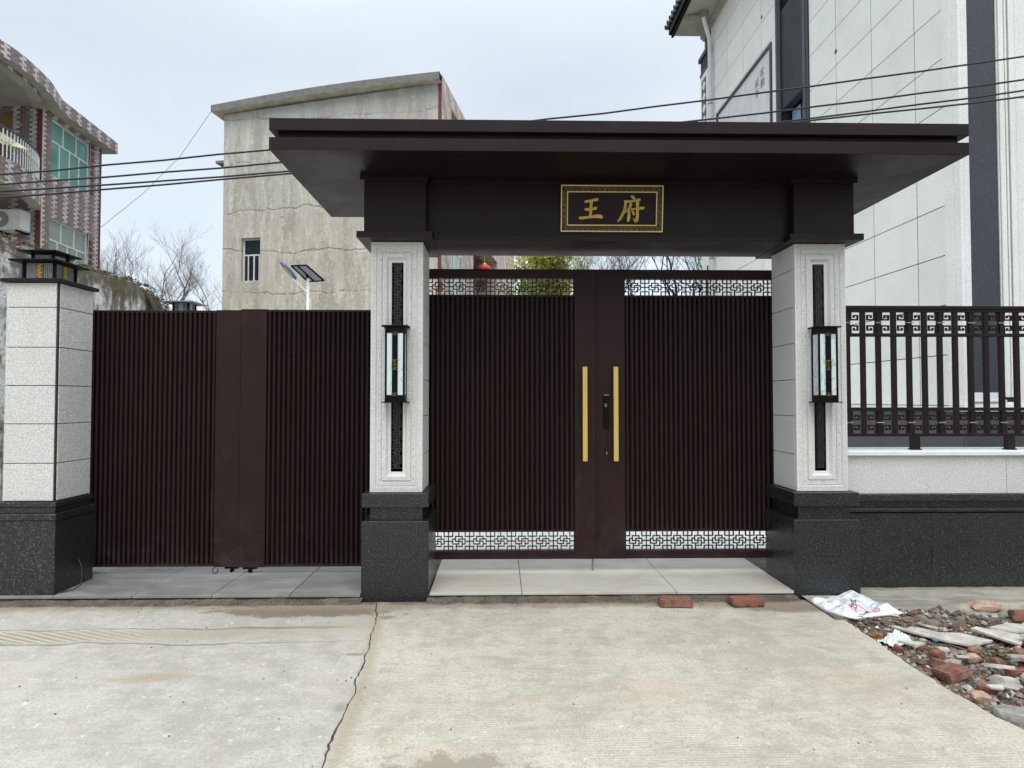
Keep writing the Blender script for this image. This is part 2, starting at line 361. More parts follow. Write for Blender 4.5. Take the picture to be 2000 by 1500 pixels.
M['ground'] = m_soil('bare ground', (.20, .18, .14), (.15, .14, .10), (.10, .09, .06))
M['rooftile'] = m_plain('dark roof tile', (.04, .042, .05), .5, 0, .3, 10)
M['carve_w'] = m_plain('white relief panel', (.66, .66, .68), .75, 0, .06, 5, .002)

# ------------------------------------------------------------------ mesh helper
ROOT = {}
class MB:
    def __init__(s): s.v = []; s.f = []; s.uv = {}; s.col = {}
    def quad(s, a, b, c, d, uv=None):
        i = len(s.v); s.v += [a, b, c, d]; s.f.append((i, i + 1, i + 2, i + 3))
        if uv: s.uv[len(s.f) - 1] = uv
        return s
    def tri(s, a, b, c):
        i = len(s.v); s.v += [a, b, c]; s.f.append((i, i + 1, i + 2)); return s
    def box(s, x0, x1, y0, y1, z0, z1):
        i = len(s.v)
        s.v += [(x0, y0, z0), (x1, y0, z0), (x1, y1, z0), (x0, y1, z0), (x0, y0, z1), (x1, y0, z1), (x1, y1, z1), (x0, y1, z1)]
        s.f += [(i, i + 3, i + 2, i + 1), (i + 4, i + 5, i + 6, i + 7), (i, i + 1, i + 5, i + 4), (i + 1, i + 2, i + 6, i + 5), (i + 2, i + 3, i + 7, i + 6), (i + 3, i, i + 4, i + 7)]
        return s
    def bar(s, p, q, wd, th, up=(0, 0, 1)):
        p, q, up = Vector(p), Vector(q), Vector(up); d = (q - p).normalized(); a = d.cross(up)
        if a.length < 1e-4: a = d.cross(Vector((0, 1, 0)))
        a.normalize(); b = a.cross(d); a *= wd / 2; b *= th / 2; i = len(s.v)
        for c in (p, q): s.v += [tuple(c - a - b), tuple(c + a - b), tuple(c + a + b), tuple(c - a + b)]
        s.f += [(i, i + 1, i + 2, i + 3), (i + 7, i + 6, i + 5, i + 4)] + [(i + k, i + 4 + k, i + 4 + (k + 1) % 4, i + (k + 1) % 4) for k in range(4)]
        return s
    def tube(s, pts, r, n=6, cap=True):
        pts = [Vector(p) for p in pts]; m = len(pts); base = len(s.v)
        rs = r if isinstance(r, (list, tuple)) else [r] * m
        ref = None
        for k, p in enumerate(pts):
            d = (pts[min(k + 1, m - 1)] - pts[max(k - 1, 0)])
            d = d.normalized() if d.length > 1e-9 else Vector((0, 0, 1))
            if ref is None: ref = d.orthogonal().normalized()
            a = (ref - d * ref.dot(d)); a = a.normalized() if a.length > 1e-6 else d.orthogonal().normalized(); ref = a; b = d.cross(a)
            for j in range(n):
                t = 2 * math.pi * j / n; s.v.append(tuple(p + (a * math.cos(t) + b * math.sin(t)) * rs[k]))
        for k in range(m - 1):
            for j in range(n):
                a0 = base + k * n + j; a1 = base + k * n + (j + 1) % n
                s.f.append((a0, a1, a1 + n, a0 + n))
        if cap:
            s.f.append(tuple(base + j for j in reversed(range(n)))); s.f.append(tuple(base + (m - 1) * n + j for j in range(n)))
        return s
    def prism(s, poly, z0, z1):
        n = len(poly); i = len(s.v)
        s.v += [(x, y, z0) for x, y in poly] + [(x, y, z1) for x, y in poly]
        s.f.append(tuple(i + k for k in reversed(range(n)))); s.f.append(tuple(i + n + k for k in range(n)))
        s.f += [(i + k, i + (k + 1) % n, i + n + (k + 1) % n, i + n + k) for k in range(n)]
        return s
    def lathe(s, prof, c, n=16):
        base = len(s.v)
        for r, z in prof:
            for j in range(n):
                t = 2 * math.pi * j / n; s.v.append((c[0] + r * math.cos(t), c[1] + r * math.sin(t), c[2] + z))
        for k in range(len(prof) - 1):
            for j in range(n):
                a0 = base + k * n + j; a1 = base + k * n + (j + 1) % n; s.f.append((a0, a1, a1 + n, a0 + n))
        return s
    def add(s, o, fn=None):
        i = len(s.v); s.v += [tuple(fn(v)) if fn else v for v in o.v]
        for k, f in enumerate(o.f):
            if k in o.uv: s.uv[len(s.f)] = o.uv[k]
            s.f.append(tuple(a + i for a in f))
        return s
    def frames(s, x0, x1, z0, z1, prof, fill=True):
        # nested rectangles facing -Y: prof = [(inset, y)]
        rings = []
        for ins, y in prof: rings.append([(x0 + ins, y, z0 + ins), (x1 - ins, y, z0 + ins), (x1 - ins, y, z1 - ins), (x0 + ins, y, z1 - ins)])
        for a, b in zip(rings, rings[1:]):
            for k in range(4): s.quad(a[k], a[(k + 1) % 4], b[(k + 1) % 4], b[k])
        if fill: s.quad(*rings[-1])
        return s
    def mesh(s, name, mat, bevel=0.0, smooth=False, off=None):
        me = bpy.data.meshes.new(name)
        vv = s.v if off is None else [(a - off[0], b - off[1], c - off[2]) for a, b, c in s.v]
        me.from_pydata(vv, [], s.f)
        if s.uv:
            uvl = me.uv_layers.new(name='UVMap')
            for p in me.polygons:
                u = s.uv.get(p.index)
                if u:
                    for li, c in zip(p.loop_indices, u): uvl.data[li].uv = c
        if s.col:
            ca = me.color_attributes.new('Col', 'FLOAT_COLOR', 'CORNER')
            for p in me.polygons:
                c = s.col.get(p.index, (.5, .5, .5))
                for li in p.loop_indices: ca.data[li].color = (*c, 1)
        if bevel > 0:
            bm = bmesh.new(); bm.from_mesh(me)
            bmesh.ops.bevel(bm, geom=list(bm.edges), offset=bevel, segments=1, affect='EDGES', clamp_overlap=True)
            bm.to_mesh(me); bm.free()
        if smooth:
            for p in me.polygons: p.use_smooth = True
        me.materials.append(mat); me.update()
        return me
def at(o, mesh, name, parent, loc=(0, 0, 0)):
    pass
def build(name, mb, mat, parent=None, bevel=0.0, smooth=False, local=False, label=None):
    off = None
    if parent is not None and not local: off = ROOT[parent.name]
    me = mb.mesh(name, M[mat] if isinstance(mat, str) else mat, bevel, smooth, off)
    o = bpy.data.objects.new(name, me); COL.objects.link(o)
    if parent is not None: o.parent = parent; ROOT[o.name] = ROOT[parent.name]
    else: ROOT[o.name] = (0, 0, 0)
    if label: o['label'] = label
    return o
def inst(name, me, parent, pos, rot=None, scale=None, local=False):
    o = bpy.data.objects.new(name, me); COL.objects.link(o); o.parent = parent
    r = (0, 0, 0) if local else ROOT[parent.name]
    o.location = (pos[0] - r[0], pos[1] - r[1], pos[2] - r[2])
    if rot: o.rotation_euler = rot
    if scale: o.scale = scale
    ROOT[o.name] = (pos[0], pos[1], pos[2])
    return o
def tag(o, label, cat, group=None, kind=None):
    if label: o['label'] = label
    if cat: o['category'] = cat
    if group: o['group'] = group
    if kind: o['kind'] = kind
    return o
def thing(name, label, cat, loc, rz=0, group=None):
    o = bpy.data.objects.new(name, None); COL.objects.link(o); o.location = loc; o.rotation_euler = (0, 0, rz)
    o.empty_display_size = .1; ROOT[o.name] = tuple(loc); return tag(o, label, cat, group)
def struct(name, mb, mat, **k):
    o = build(name, mb, mat, **k); o['kind'] = 'structure'; return o
def origin(o, loc):
    # put the origin of a one-mesh thing at its base
    o.data.transform(Matrix.Translation(-Vector(loc))); o.location = loc; ROOT[o.name] = tuple(loc); return o
rnd = random.Random(7)
def fr(x, y=0.0, z=0.0): return mnoise.noise(Vector((x, y, z)))
def jag(pts, step=.03, amp=.012, seed=0.0):
    out = []
    for (a, b) in zip(pts, pts[1:]):
        a, b = Vector(a), Vector(b); n = max(1, int((b - a).length / step)); d = (b - a).normalized(); nrm = Vector((-d.y, d.x))
        for k in range(n):
            p = a + (b - a) * (k / n); q = amp * (fr(p.x * 6 + seed, p.y * 6) * 1.6 + fr(p.x * 27 + seed, p.y * 27) * .9)
            out.append(tuple(p + nrm * q))
    out.append(tuple(pts[-1])); return out

# ------------------------------------------------------------------ SETTING: ground, road, pavement, courtyard
struct('ground', MB().box(-400, 400, -300, 600, -.6, -.14), 'ground')
crack = jag([(-.93, 4.54), (-.86, 4.30), (-.845, 4.13), (-.785, 3.53), (-.765, 3.25), (-.745, 3.0), (-.745, 2.82), (-.735, 2.65), (-.735, 2.48), (-.78, 2.2), (-.8, 1.6), (-.85, .5), (-1.0, -7)], .03, .012, 3)
fr_l = jag([(-14, 4.52), (-.94, 4.535)], .05, .010, 9)
fr_r = jag([(-.92, 4.535), (2.335, 4.53)], .04, .008, 21)
ed_r = jag([(2.345, 4.52), (2.335, 3.81), (2.31, 3.2), (2.37, 2.73), (2.36, 1.5), (2.38, -7)], .03, .014, 33)
left = [(-14, -7)] + [(x - .004 - .003 * abs(fr(y * 5)), y) for x, y in reversed(crack)] 
left = [(-14, -7)] + list(reversed([(x - .0035 - .012 * max(0, fr(y * 3.1, 7)) - .012 * max(0, fr(y * 19, 3)) , y) for x, y in crack])) + list(reversed(fr_l))
right = [(x + .003, y) for x, y in crack][::-1]
right = right + fr_r[1:-1] + ed_r
roadroot = bpy.data.objects.new('road', None); COL.objects.link(roadroot); roadroot['kind'] = 'structure'; ROOT['road'] = (0, 0, 0)
build('concrete_slab', MB().prism(left, -.10, -.001), 'road_l', roadroot)
build('concrete_slab', MB().prism(right, -.10, .001), 'road_r', roadroot)
struct('road_base', MB().box(-14, 2.30, -7, 4.57, -.135, -.010), 'mud')

pav = bpy.data.objects.new('pavement', None); COL.objects.link(pav); pav['kind'] = 'structure'; ROOT['pavement'] = (0, 0, 0)
build('mortar_bed', MB().box(-9, -1.05, 4.60, 5.95, -.10, .034).box(-1.05, 2.5, 4.605, 5.95, -.10, .034), 'mud', pav)
def tiles(xs, ys, mats, gap=.0025, z0=.030, z1=.05, par=pav, nm='paving_tile'):
    for i in range(len(xs) - 1):
        for j in range(len(ys) - 1):
            dz = rnd.uniform(-.0012, .0012)
            build(nm, MB().box(xs[i] + gap, xs[i + 1] - gap, ys[j] + gap, ys[j + 1] - gap, z0, z1 + dz), mats[(i * 7 + j * 3 + int(xs[i] * 5)) % len(mats)], par, bevel=.0015)
tiles([-.536, .16, 1.33, 2.232], [4.585, 5.238, 5.90], ['cream_tile_shaded'])
tiles([-9.0, -7.8, -6.6, -5.4, -4.47, -3.89, -3.31, -2.73, -2.145, -1.57, -1.047], [4.562, 5.238, 5.90], ['grey_tile', 'grey_tile_b', 'grey_tile'])
court = bpy.data.objects.new('courtyard', None); COL.objects.link(court); court['kind'] = 'structure'; ROOT['courtyard'] = (0, 0, 0)
xs = [-4.7 + 1.17 * k for k in range(9)]
tiles(xs, [5.905 + 1.2 * k for k in range(7)], ['cream_tile_lit'], par=court, z0=.02)
build('court_bed', MB().box(-4.75, 5.2, 5.96, 14.5, -.10, .022), 'chalk_edge', court)

# mortar lip under the pavement edge
def lump_strip(x0, x1, y0, y1, top, mat, name, seed, step=.02):
    mb = MB(); nx = int((x1 - x0) / step); rows = 5; idx = []
    for i in range(nx + 1):
        x = x0 + (x1 - x0) * i / nx; r = []
        for j in range(rows + 1):
            t = j / rows; yj = y0 + (y1 - y0) * t + .012 * fr(x * 9, t * 3, seed) * (1 - t) * 3
            zj = top * (t ** .6) * (.65 + .55 * fr(x * 7 + seed, t * 4)) + .008 * fr(x * 60, t * 9, seed) + (-.01 if j == 0 else .002)
            mb.v.append((x, yj, zj)); r.append(len(mb.v) - 1)
        idx.append(r)
    for i in range(nx):
        for j in range(rows): mb.f.append((idx[i][j], idx[i + 1][j], idx[i + 1][j + 1], idx[i][j + 1]))
    o = build(name, mb, mat, smooth=False); o['kind'] = 'structure'
    return o
lump_strip(-9, -1.03, 4.47, 4.60, .028, 'mud', 'mortar_lip', 2.0)
lump_strip(-.55, 2.24, 4.48, 4.61, .028, 'mud', 'mortar_lip', 5.0)

# verge to the right: rubble soil running into rough mortar at the wall foot
mb = MB(); x0, x1, y0, y1, st = 2.28, 4.9, 2.0, 4.86, .022
nx, ny = int((x1 - x0) / st), int((y1 - y0) / st)
def vz(x, y):
    n = fr(x * 3, y * 3) * .5 + fr(x * 11, y * 11) * .3 + fr(x * 34, y * 34) * .2
    e = y + .12 * fr(x * 3.1, 4.0) + .05 * fr(x * 12, y * 5)
    t = min(1, max(0, (e - 4.02) / .14)); t = t * t * (3 - 2 * t)
    hole = max(0, 1 - math.hypot((x - 3.55) / .45, (y - 4.25) / .13)) ** .5 * .05
    near = max(0, 1 - (x - 2.34) / .25)
    return (1 - t) * (-.058 + .045 * n - .02 * near * 0) + t * (.012 + .012 * n + .01 * max(0, y - 4.5)) - hole
for i in range(nx + 1):
    for j in range(ny + 1):
        x, y = x0 + i * st, y0 + j * st; mb.v.append((x, y, vz(x, y)))
for i in range(nx):
    for j in range(ny):
        a = i * (ny + 1) + j; mb.f.append((a, a + ny + 1, a + ny + 2, a + 1))
struct('verge', mb, 'verge', smooth=True)
struct('verge_soil', MB().box(2.40, 12, -7, 1.98, -.3, -.07).box(4.92, 12, 2.0, 4.8, -.3, -.03), 'soil')

# ------------------------------------------------------------------ fret pattern (one lattice cell, unit square, v down)
FRET = [((0, 0), (0, 1)), ((0, .5), (.2, .5)), ((.79, .5), (1, .5)), ((0, .235), (.2, .235)), ((.2, 0), (.2, .235)), ((0, .78), (.2, .78)), ((.2, .78), (.2, 1)),
        ((.79, 0), (.79, .235)), ((.79, .235), (1, .235)), ((.79, .78), (1, .78)), ((.79, .78), (.79, 1)), ((.49, 0), (.49, .235)), ((.33, .235), (.65, .235)),
        ((.33, .235), (.33, .5)), ((.33, .5), (.65, .5)), ((.49, .38), (.49, .65)), ((.49, .38), (.79, .38)), ((.79, .38), (.79, .65)), ((.65, .65), (.79, .65)),
        ((.65, .235), (.65, .38)), ((.65, .5), (.65, .78)), ((.37, .78), (.65, .78)), ((.37, .65), (.37, 1)), ((.2, .65), (.49, .65)), ((.2, .38), (.2, .65)), ((.2, .38), (.33, .38))]
def fret_band(x0, x1, z0, z1, y, cell, bw, th, start):
    """cells laid out from x = start; clipped to x0..x1"""
    mb = MB(); k0 = int(math.floor((x0 - start) / cell)); k = k0
    while start + k * cell < x1:
        cx = start + k * cell
        for n_, ((a, b), (c, d)) in enumerate(FRET):
            xa, xb = cx + a * cell, cx + c * cell
            za, zb = z1 - b * (z1 - z0), z1 - d * (z1 - z0)
            xa, xb = max(x0, min(x1, xa)), max(x0, min(x1, xb))
            if a != c and abs(xa - xb) < 1e-4: continue
            if a == c and not (x0 < cx + a * cell < x1): continue
            e = .0004 * (n_ % 5)
            if a == c: mb.box(xa - bw / 2, xa + bw / 2, y - th / 2 - e, y + th / 2 + e, min(za, zb) - bw / 2, max(za, zb) + bw / 2)
            else: mb.box(min(xa, xb) - bw / 2 + .0003, max(xa, xb) + bw / 2 - .0003, y - th / 2 - e, y + th / 2 + e, za - bw / 2 + e / 3, za + bw / 2 - e / 3)
        k += 1
    return mb

# ------------------------------------------------------------------ gate pillars
def carved_strip(xc, z0, z1, y, wd):
    """dark stone strip with raised fret, cell turned upright"""
    mb = MB(); cell = wd * 1.25; z = z1; bw = .006; n = 0
    while z > z0 + .01:
        for ((a, b), (c, d)) in FRET:
            xa, xb = xc - wd / 2 + b * wd, xc - wd / 2 + d * wd; za, zb = z - a * cell, z - c * cell
            if min(za, zb) < z0: continue
            e = .0003 * (n % 4); n += 1
            mb.box(min(xa, xb) - bw / 2, max(xa, xb) + bw / 2, y - .005 - e, y + .001, min(za, zb) - bw / 2, max(za, zb) + bw / 2)
        z -= cell
    return mb
def pillar(x0, label, sy=4.63):
    x1 = x0 + .398; xc = (x0 + x1) / 2; t = thing('gate_pillar', label, 'pillar', (xc, 4.83, 0), 0, 'stone pillars carrying the gate canopy')
    build('plinth', MB().box(x0 - .05, x1 + .055, 4.58, 5.08, -.06, .586), 'black_stone', t, bevel=.003)
    build('plinth_neck', MB().box(x0 + .004, x1 + .002, 4.63, 5.03, .586, .690), 'black_stone', t)
    build('plinth_band', MB().box(x0 - .048, x1 + .053, 4.58, 5.08, .690, .793), 'black_stone', t, bevel=.003)
    core = MB().box(x0 + .022, x1 - .022, 4.66, 5.02, .794, 2.716)
    build('shaft_core', core, 'joint', t)
    fp = MB(); y = sy
    for pr in ([(.010, y), (.040, y)], [(.058, y + .004), (.082, y + .004)], [(.094, y), (.116, y)]):
        fp.frames(x0, x1, .796, 2.714, pr, fill=False)
    build('front_panel', fp, 'white_stone', t)
    fq = MB()
    for pr in ([(0, y + .03), (0, y + .003), (.003, y), (.010, y)], [(.040, y), (.044, y + .011), (.051, y + .011), (.054, y + .004), (.058, y + .004)], [(.082, y + .004), (.084, y + .012), (.090, y + .012), (.092, y), (.094, y)],
               [(.116, y), (.119, y - .001), (.134, y + .024), (.149, y + .026), (.154, y + .028), (.154, y + .040)]):
        fq.frames(x0, x1, .796, 2.714, pr, fill=False)
    build('panel_moulding', fq, 'white_fine', t)
    build('inlay_strip', MB().box(x0 + .1545, x1 - .1545, y + .030, y + .040, .796 + .1545, 2.714 - .1545), 'black_carve', t)
    build('inlay_carving', carved_strip(xc, .96, 2.55, y + .030, .075), 'carve_glint', t)
    # side cladding, one tile per course
    zs = [.796, 1.077, 1.374, 1.657, 1.94, 2.224, 2.519, 2.714]
    for s_, xa, xb in ((-1, x0, x0 + .022), (1, x1 - .022, x1)):
        for a, b in zip(zs, zs[1:]):
            build('cladding_tile', MB().box(xa, xb, 4.664, 5.028, a + .0025, b - .0025), 'white_fine', t, bevel=.0015)
    for a, b in zip(zs, zs[1:]):
        build('cladding_tile', MB().box(x0 + .0225, x1 - .0225, 5.021, 5.034, a + .0025, b - .0025), 'white_fine', t)
    return t
pillar(-.995, 'white granite gate pillar left of the double gate, beside the sliding gate')
pillar(2.284, 'white granite gate pillar right of the double gate, at the end of the railing wall')

def wall_lamp(xc, label):
    t = thing('wall_lamp', label, 'wall lamp', (xc, 4.655, 1.76), 0, 'wall lamps on the gate pillars')
    ya, yb, z0, z1 = 4.515, 4.615, 1.535, 2.0
    build('back_plate', MB().box(xc - .045, xc + .045, 4.615, 4.66, 1.50, 2.03), 'black', t)
    build('lamp_cap', MB().box(xc - .098, xc + .098, ya - .012, 4.628, 2.048, 2.058).box(xc - .074, xc + .074, ya, 4.618, z1, 2.0478), 'black', t)
    build('lamp_base', MB().box(xc - .098, xc + .098, ya - .012, 4.628, 1.478, 1.486).box(xc - .074, xc + .074, ya, 4.618, 1.4862, z0), 'black', t)
    for sx in (-1, 1):
        for yy in (ya + .006, yb - .002):
            f = MB(); f.box(xc + sx * .068 - .006, xc + sx * .068 + .006, yy - .006, yy + .006, z0 + .0002, z1 - .0002)
            build('frame_post', f, 'black', t)
    g_ = MB().box(xc - .059, xc - .0215, ya + .004, ya + .010, z0 + .001, z1 - .001).box(xc + .0215, xc + .059, ya + .004, ya + .010, z0 + .001, z1 - .001)
    g_.box(xc - .070, xc - .065, ya + .014, yb - .010, z0 + .001, z1 - .001).box(xc + .065, xc + .070, ya + .014, yb - .010, z0 + .001, z1 - .001)
    g_.prism([(xc - .0585, ya + .012), (xc + .0585, ya + .012), (xc + .05, yb - .02), (xc - .05, yb - .02)], z0 + .002, z1 - .002)
    build('glass_panel', g_, 'lampglass', t)
    build('centre_strip', MB().box(xc - .021, xc + .021, ya - .002, ya + .0115, z0 + .002, z1 - .002), 'black', t)
    for za, zb in ((1.985, 2.006), (1.725, 1.80), (1.53, 1.552)):
        o = MB()
        for (a, b, c, d) in ((xc - .022, xc + .022, zb - .003, zb), (xc - .022, xc + .022, za, za + .003), (xc - .022, xc - .0195, za, zb), (xc + .0195, xc + .022, za, zb)):
            o.box(a, b, ya - .0045, ya - .0022, c, d)
        k = 0
        zz = za + .006
        while zz < zb - .006:
            o.box(xc - .013 + .004 * (k % 3), xc + .004 + .004 * ((k + 1) % 3), ya - .0043, ya - .0022, zz, zz + .0035); zz += .009; k += 1
        build('gold_ornament', o, 'gold_dim', t)
wall_lamp(-.79, 'black box wall lamp with frosted panes on the left gate pillar')
wall_lamp(2.477, 'black box wall lamp with frosted panes on the right gate pillar')

# ------------------------------------------------------------------ canopy over the gate
t = thing('gate_canopy', 'dark bronze flat canopy with stepped fascia over the double gate', 'canopy', (.84, 4.85, 2.72))
build('upper_slab', MB().box(-1.576, 3.253, 4.09, 5.61, 3.334, 3.418), 'metal', t, bevel=.002)
build('recess_band', MB().box(-1.528, 3.205, 4.138, 5.562, 3.286, 3.334), 'metal', t)
build('lower_slab', MB().box(-1.576, 3.253, 4.09, 5.61, 3.200, 3.286), 'metal', t, bevel=.002)
seam = MB()
for xx in (-.42, .95, 2.3): seam.box(xx - .0015, xx + .0015, 4.10, 4.55, 3.1985, 3.2)
build('soffit_seam', seam, 'black', t)
build('beam', MB().box(-.566, 2.246, 4.640, 5.06, 2.7655, 3.166), 'metal', t)
build('beam_moulding', MB().box(-.514, 2.194, 4.610, 5.09, 2.720, 2.7652).box(-.54, 2.22, 4.615, 5.085, 3.166, 3.1995), 'metal', t, bevel=.0015)
for xa, xb in ((-1.035, -.567), (2.247, 2.712)):
    build('capital', MB().box(xa, xb, 4.555, 5.115, 2.766, 3.158), 'metal', t, bevel=.0015)
    build('capital_moulding', MB().box(xa - .047, xb + .052, 4.515, 5.155, 2.7175, 2.7658), 'metal', t, bevel=.0015)
    build('capital_moulding', MB().box(xa - .027, xb + .020, 4.53, 5.14, 3.158, 3.1996), 'metal', t, bevel=.0015)

# ------------------------------------------------------------------ name plaque (leans forward a little)
PX0, PX1, PZ0, PZ1 = .462, 1.253, 2.797, 3.149
def pl(x, z, h=0.0):  # plaque plane, h = height above it towards the street
    f = (z - PZ0) / (PZ1 - PZ0); return (x, 4.634 - .040 * f - h, z)
t = thing('name_plaque', 'black plaque with gold key border and two gold characters on the gate beam', 'sign', (.86, 4.64, 2.797))
def prect(mb, xa, xb, za, zb, h0, h1):
    i = len(mb.v); mb.v += [pl(xa, za, h0), pl(xb, za, h0), pl(xb, zb, h0), pl(xa, zb, h0), pl(xa, za, h1), pl(xb, za, h1), pl(xb, zb, h1), pl(xa, zb, h1)]
    mb.f += [(i + 4, i + 5, i + 6, i + 7), (i, i + 1, i + 5, i + 4), (i + 1, i + 2, i + 6, i + 5), (i + 2, i + 3, i + 7, i + 6), (i + 3, i, i + 4, i + 7)]
bd = MB(); prect(bd, PX0, PX1, PZ0, PZ1, -.012, .006)
build('plaque_board', bd, 'metal', t)
fm = MB()
def ring(mb, ins, wd, h0, h1):
    a, b, c, d = PX0 + ins, PX1 - ins, PZ0 + ins, PZ1 - ins
    prect(mb, a, b, d - wd, d, h0, h1); prect(mb, a, b, c, c + wd, h0, h1); prect(mb, a, a + wd, c + wd, d - wd, h0, h1); prect(mb, b - wd, b, c + wd, d - wd, h0, h1)
o_ = MB(); ring(o_, 0, .0095, .006, .012); build('outer_frame', o_, 'goldp', t)
o_ = MB(); ring(o_, .0465, .0085, .006, .011); build('inner_frame', o_, 'goldp', t)
km = MB(); kw = .0030
def key_run(x0_, x1_, zc, hh, horizontal=True):
    n = max(1, round((x1_ - x0_) / .041)); p = (x1_ - x0_) / n
    for k in range(n):
        a = x0_ + k * p
        for (u0, v0, u1, v1) in ((.0, 1, .62, 1), (.62, 1, .62, .45), (.30, .45, .62, .45), (.30, .45, .30, 0), (.30, 0, .95, 0), (.95, 0, .95, .62), (.72, .62, .95, .62), (0, 1, 0, .7)):
            s0, s1 = a + min(u0, u1) * p, a + max(u0, u1) * p; t0, t1 = zc - hh / 2 + min(v0, v1) * hh, zc - hh / 2 + max(v0, v1) * hh
            if horizontal: prect(km, s0 - kw / 2, s1 + kw / 2, t0 - kw / 2, t1 + kw / 2, .006, .0085)
            else: prect(km, t0 - kw / 2, t1 + kw / 2, s0 - kw / 2, s1 + kw / 2, .006, .0085)
key_run(PX0 + .018, PX1 - .018, PZ1 - .028, .020); key_run(PX0 + .018, PX1 - .018, PZ0 + .028, .020)
key_run(PZ0 + .045, PZ1 - .045, PX0 + .028, .020, False); key_run(PZ0 + .045, PZ1 - .045, PX1 - .028, .020, False)
build('key_border', km, m_plain('dull gold line', (.22, .17, .10), .5, .3), t)
def stroke(mb, pts, cx, cz, sc_):
    P2 = [(cx + u * sc_, cz - v * sc_, r * sc_) for u, v, r in pts]
    # densify with rounded ends
    dense = []
    for (a, b) in zip(P2, P2[1:]):
        for k in range(5): q = k / 5; dense.append(tuple(a[i] + (b[i] - a[i]) * q for i in range(3)))
    dense.append(P2[-1])
    def ends(p, d):
        return [(p[0] + d[0] * p[2] * math.sin(t_), p[1] + d[1] * p[2] * math.sin(t_), p[2] * math.cos(t_)) for t_ in (R(25), R(50), R(72), R(86))]
    d0 = Vector((dense[0][0] - dense[1][0], dense[0][1] - dense[1][1])).normalized(); d1 = Vector((dense[-1][0] - dense[-2][0], dense[-1][1] - dense[-2][1])).normalized()
    full = list(reversed(ends(dense[0], d0))) + dense + ends(dense[-1], d1)
    i0 = len(mb.v); n = len(full)
    for k, (x, z, r) in enumerate(full):
        a, b = full[max(0, k - 1)], full[min(n - 1, k + 1)]; d = Vector((b[0] - a[0], b[1] - a[1]))
        d = d.normalized() if d.length > 1e-9 else Vector((1, 0)); nx, nz_ = -d.y, d.x
        for (q, h) in ((-1, .006), (-.96, .014), (-.62, .012), (0, .019), (.62, .012), (.96, .014), (1, .006)):
            mb.v.append(pl(x + nx * r * q, z + nz_ * r * q, h))
    for k in range(n - 1):
        for j in range(6): a = i0 + k * 7 + j; mb.f.append((a, a + 1, a + 8, a + 7))
SC = .79 / 198 / 23.08
W = [[(460, 490, 52), (700, 450, 50), (900, 405, 55), (975, 395, 60)], [(450, 820, 45), (540, 830, 62), (700, 815, 48), (900, 775, 62), (945, 765, 50)],
     [(720, 490, 62), (708, 700, 60), (700, 950, 60), (680, 1110, 55)], [(205, 1190, 48), (300, 1205, 62), (600, 1160, 52), (900, 1125, 68), (1090, 1125, 82), (1180, 1150, 70)]]
FU = [[(905, 250, 42), (970, 290, 62), (1020, 350, 42)], [(600, 455, 45), (750, 480, 50), (950, 450, 46), (1150, 410, 60), (1250, 400, 55)],
      [(630, 480, 55), (630, 650, 58), (590, 850, 58), (500, 1050, 64), (400, 1230, 58), (315, 1325, 35)], [(875, 590, 64), (850, 680, 60), (740, 840, 45), (640, 950, 33)],
      [(800, 810, 45), (800, 1000, 55), (780, 1200, 72), (765, 1300, 58)], [(900, 800, 35), (1100, 790, 40), (1300, 765, 58), (1430, 752, 60)],
      [(1165, 530, 78), (1170, 700, 58), (1170, 900, 60), (1170, 1100, 66), (1150, 1270, 72), (1105, 1350, 52)], [(1100, 1345, 48), (1050, 1285, 42), (1000, 1220, 24)], [(940, 875, 35), (990, 960, 50), (1020, 1035, 42)]]
for strokes, px in ((W, 1120), (FU, 1190)):
    mb = MB(); cx = PX0 + (px - 1092.5) * .79 / 198; cz = PZ1 - (380 - 370) * .352 / 87
    for s_ in strokes: stroke(mb, s_, cx, cz, SC)
    build('gold_character', mb, 'goldp', t, smooth=False)

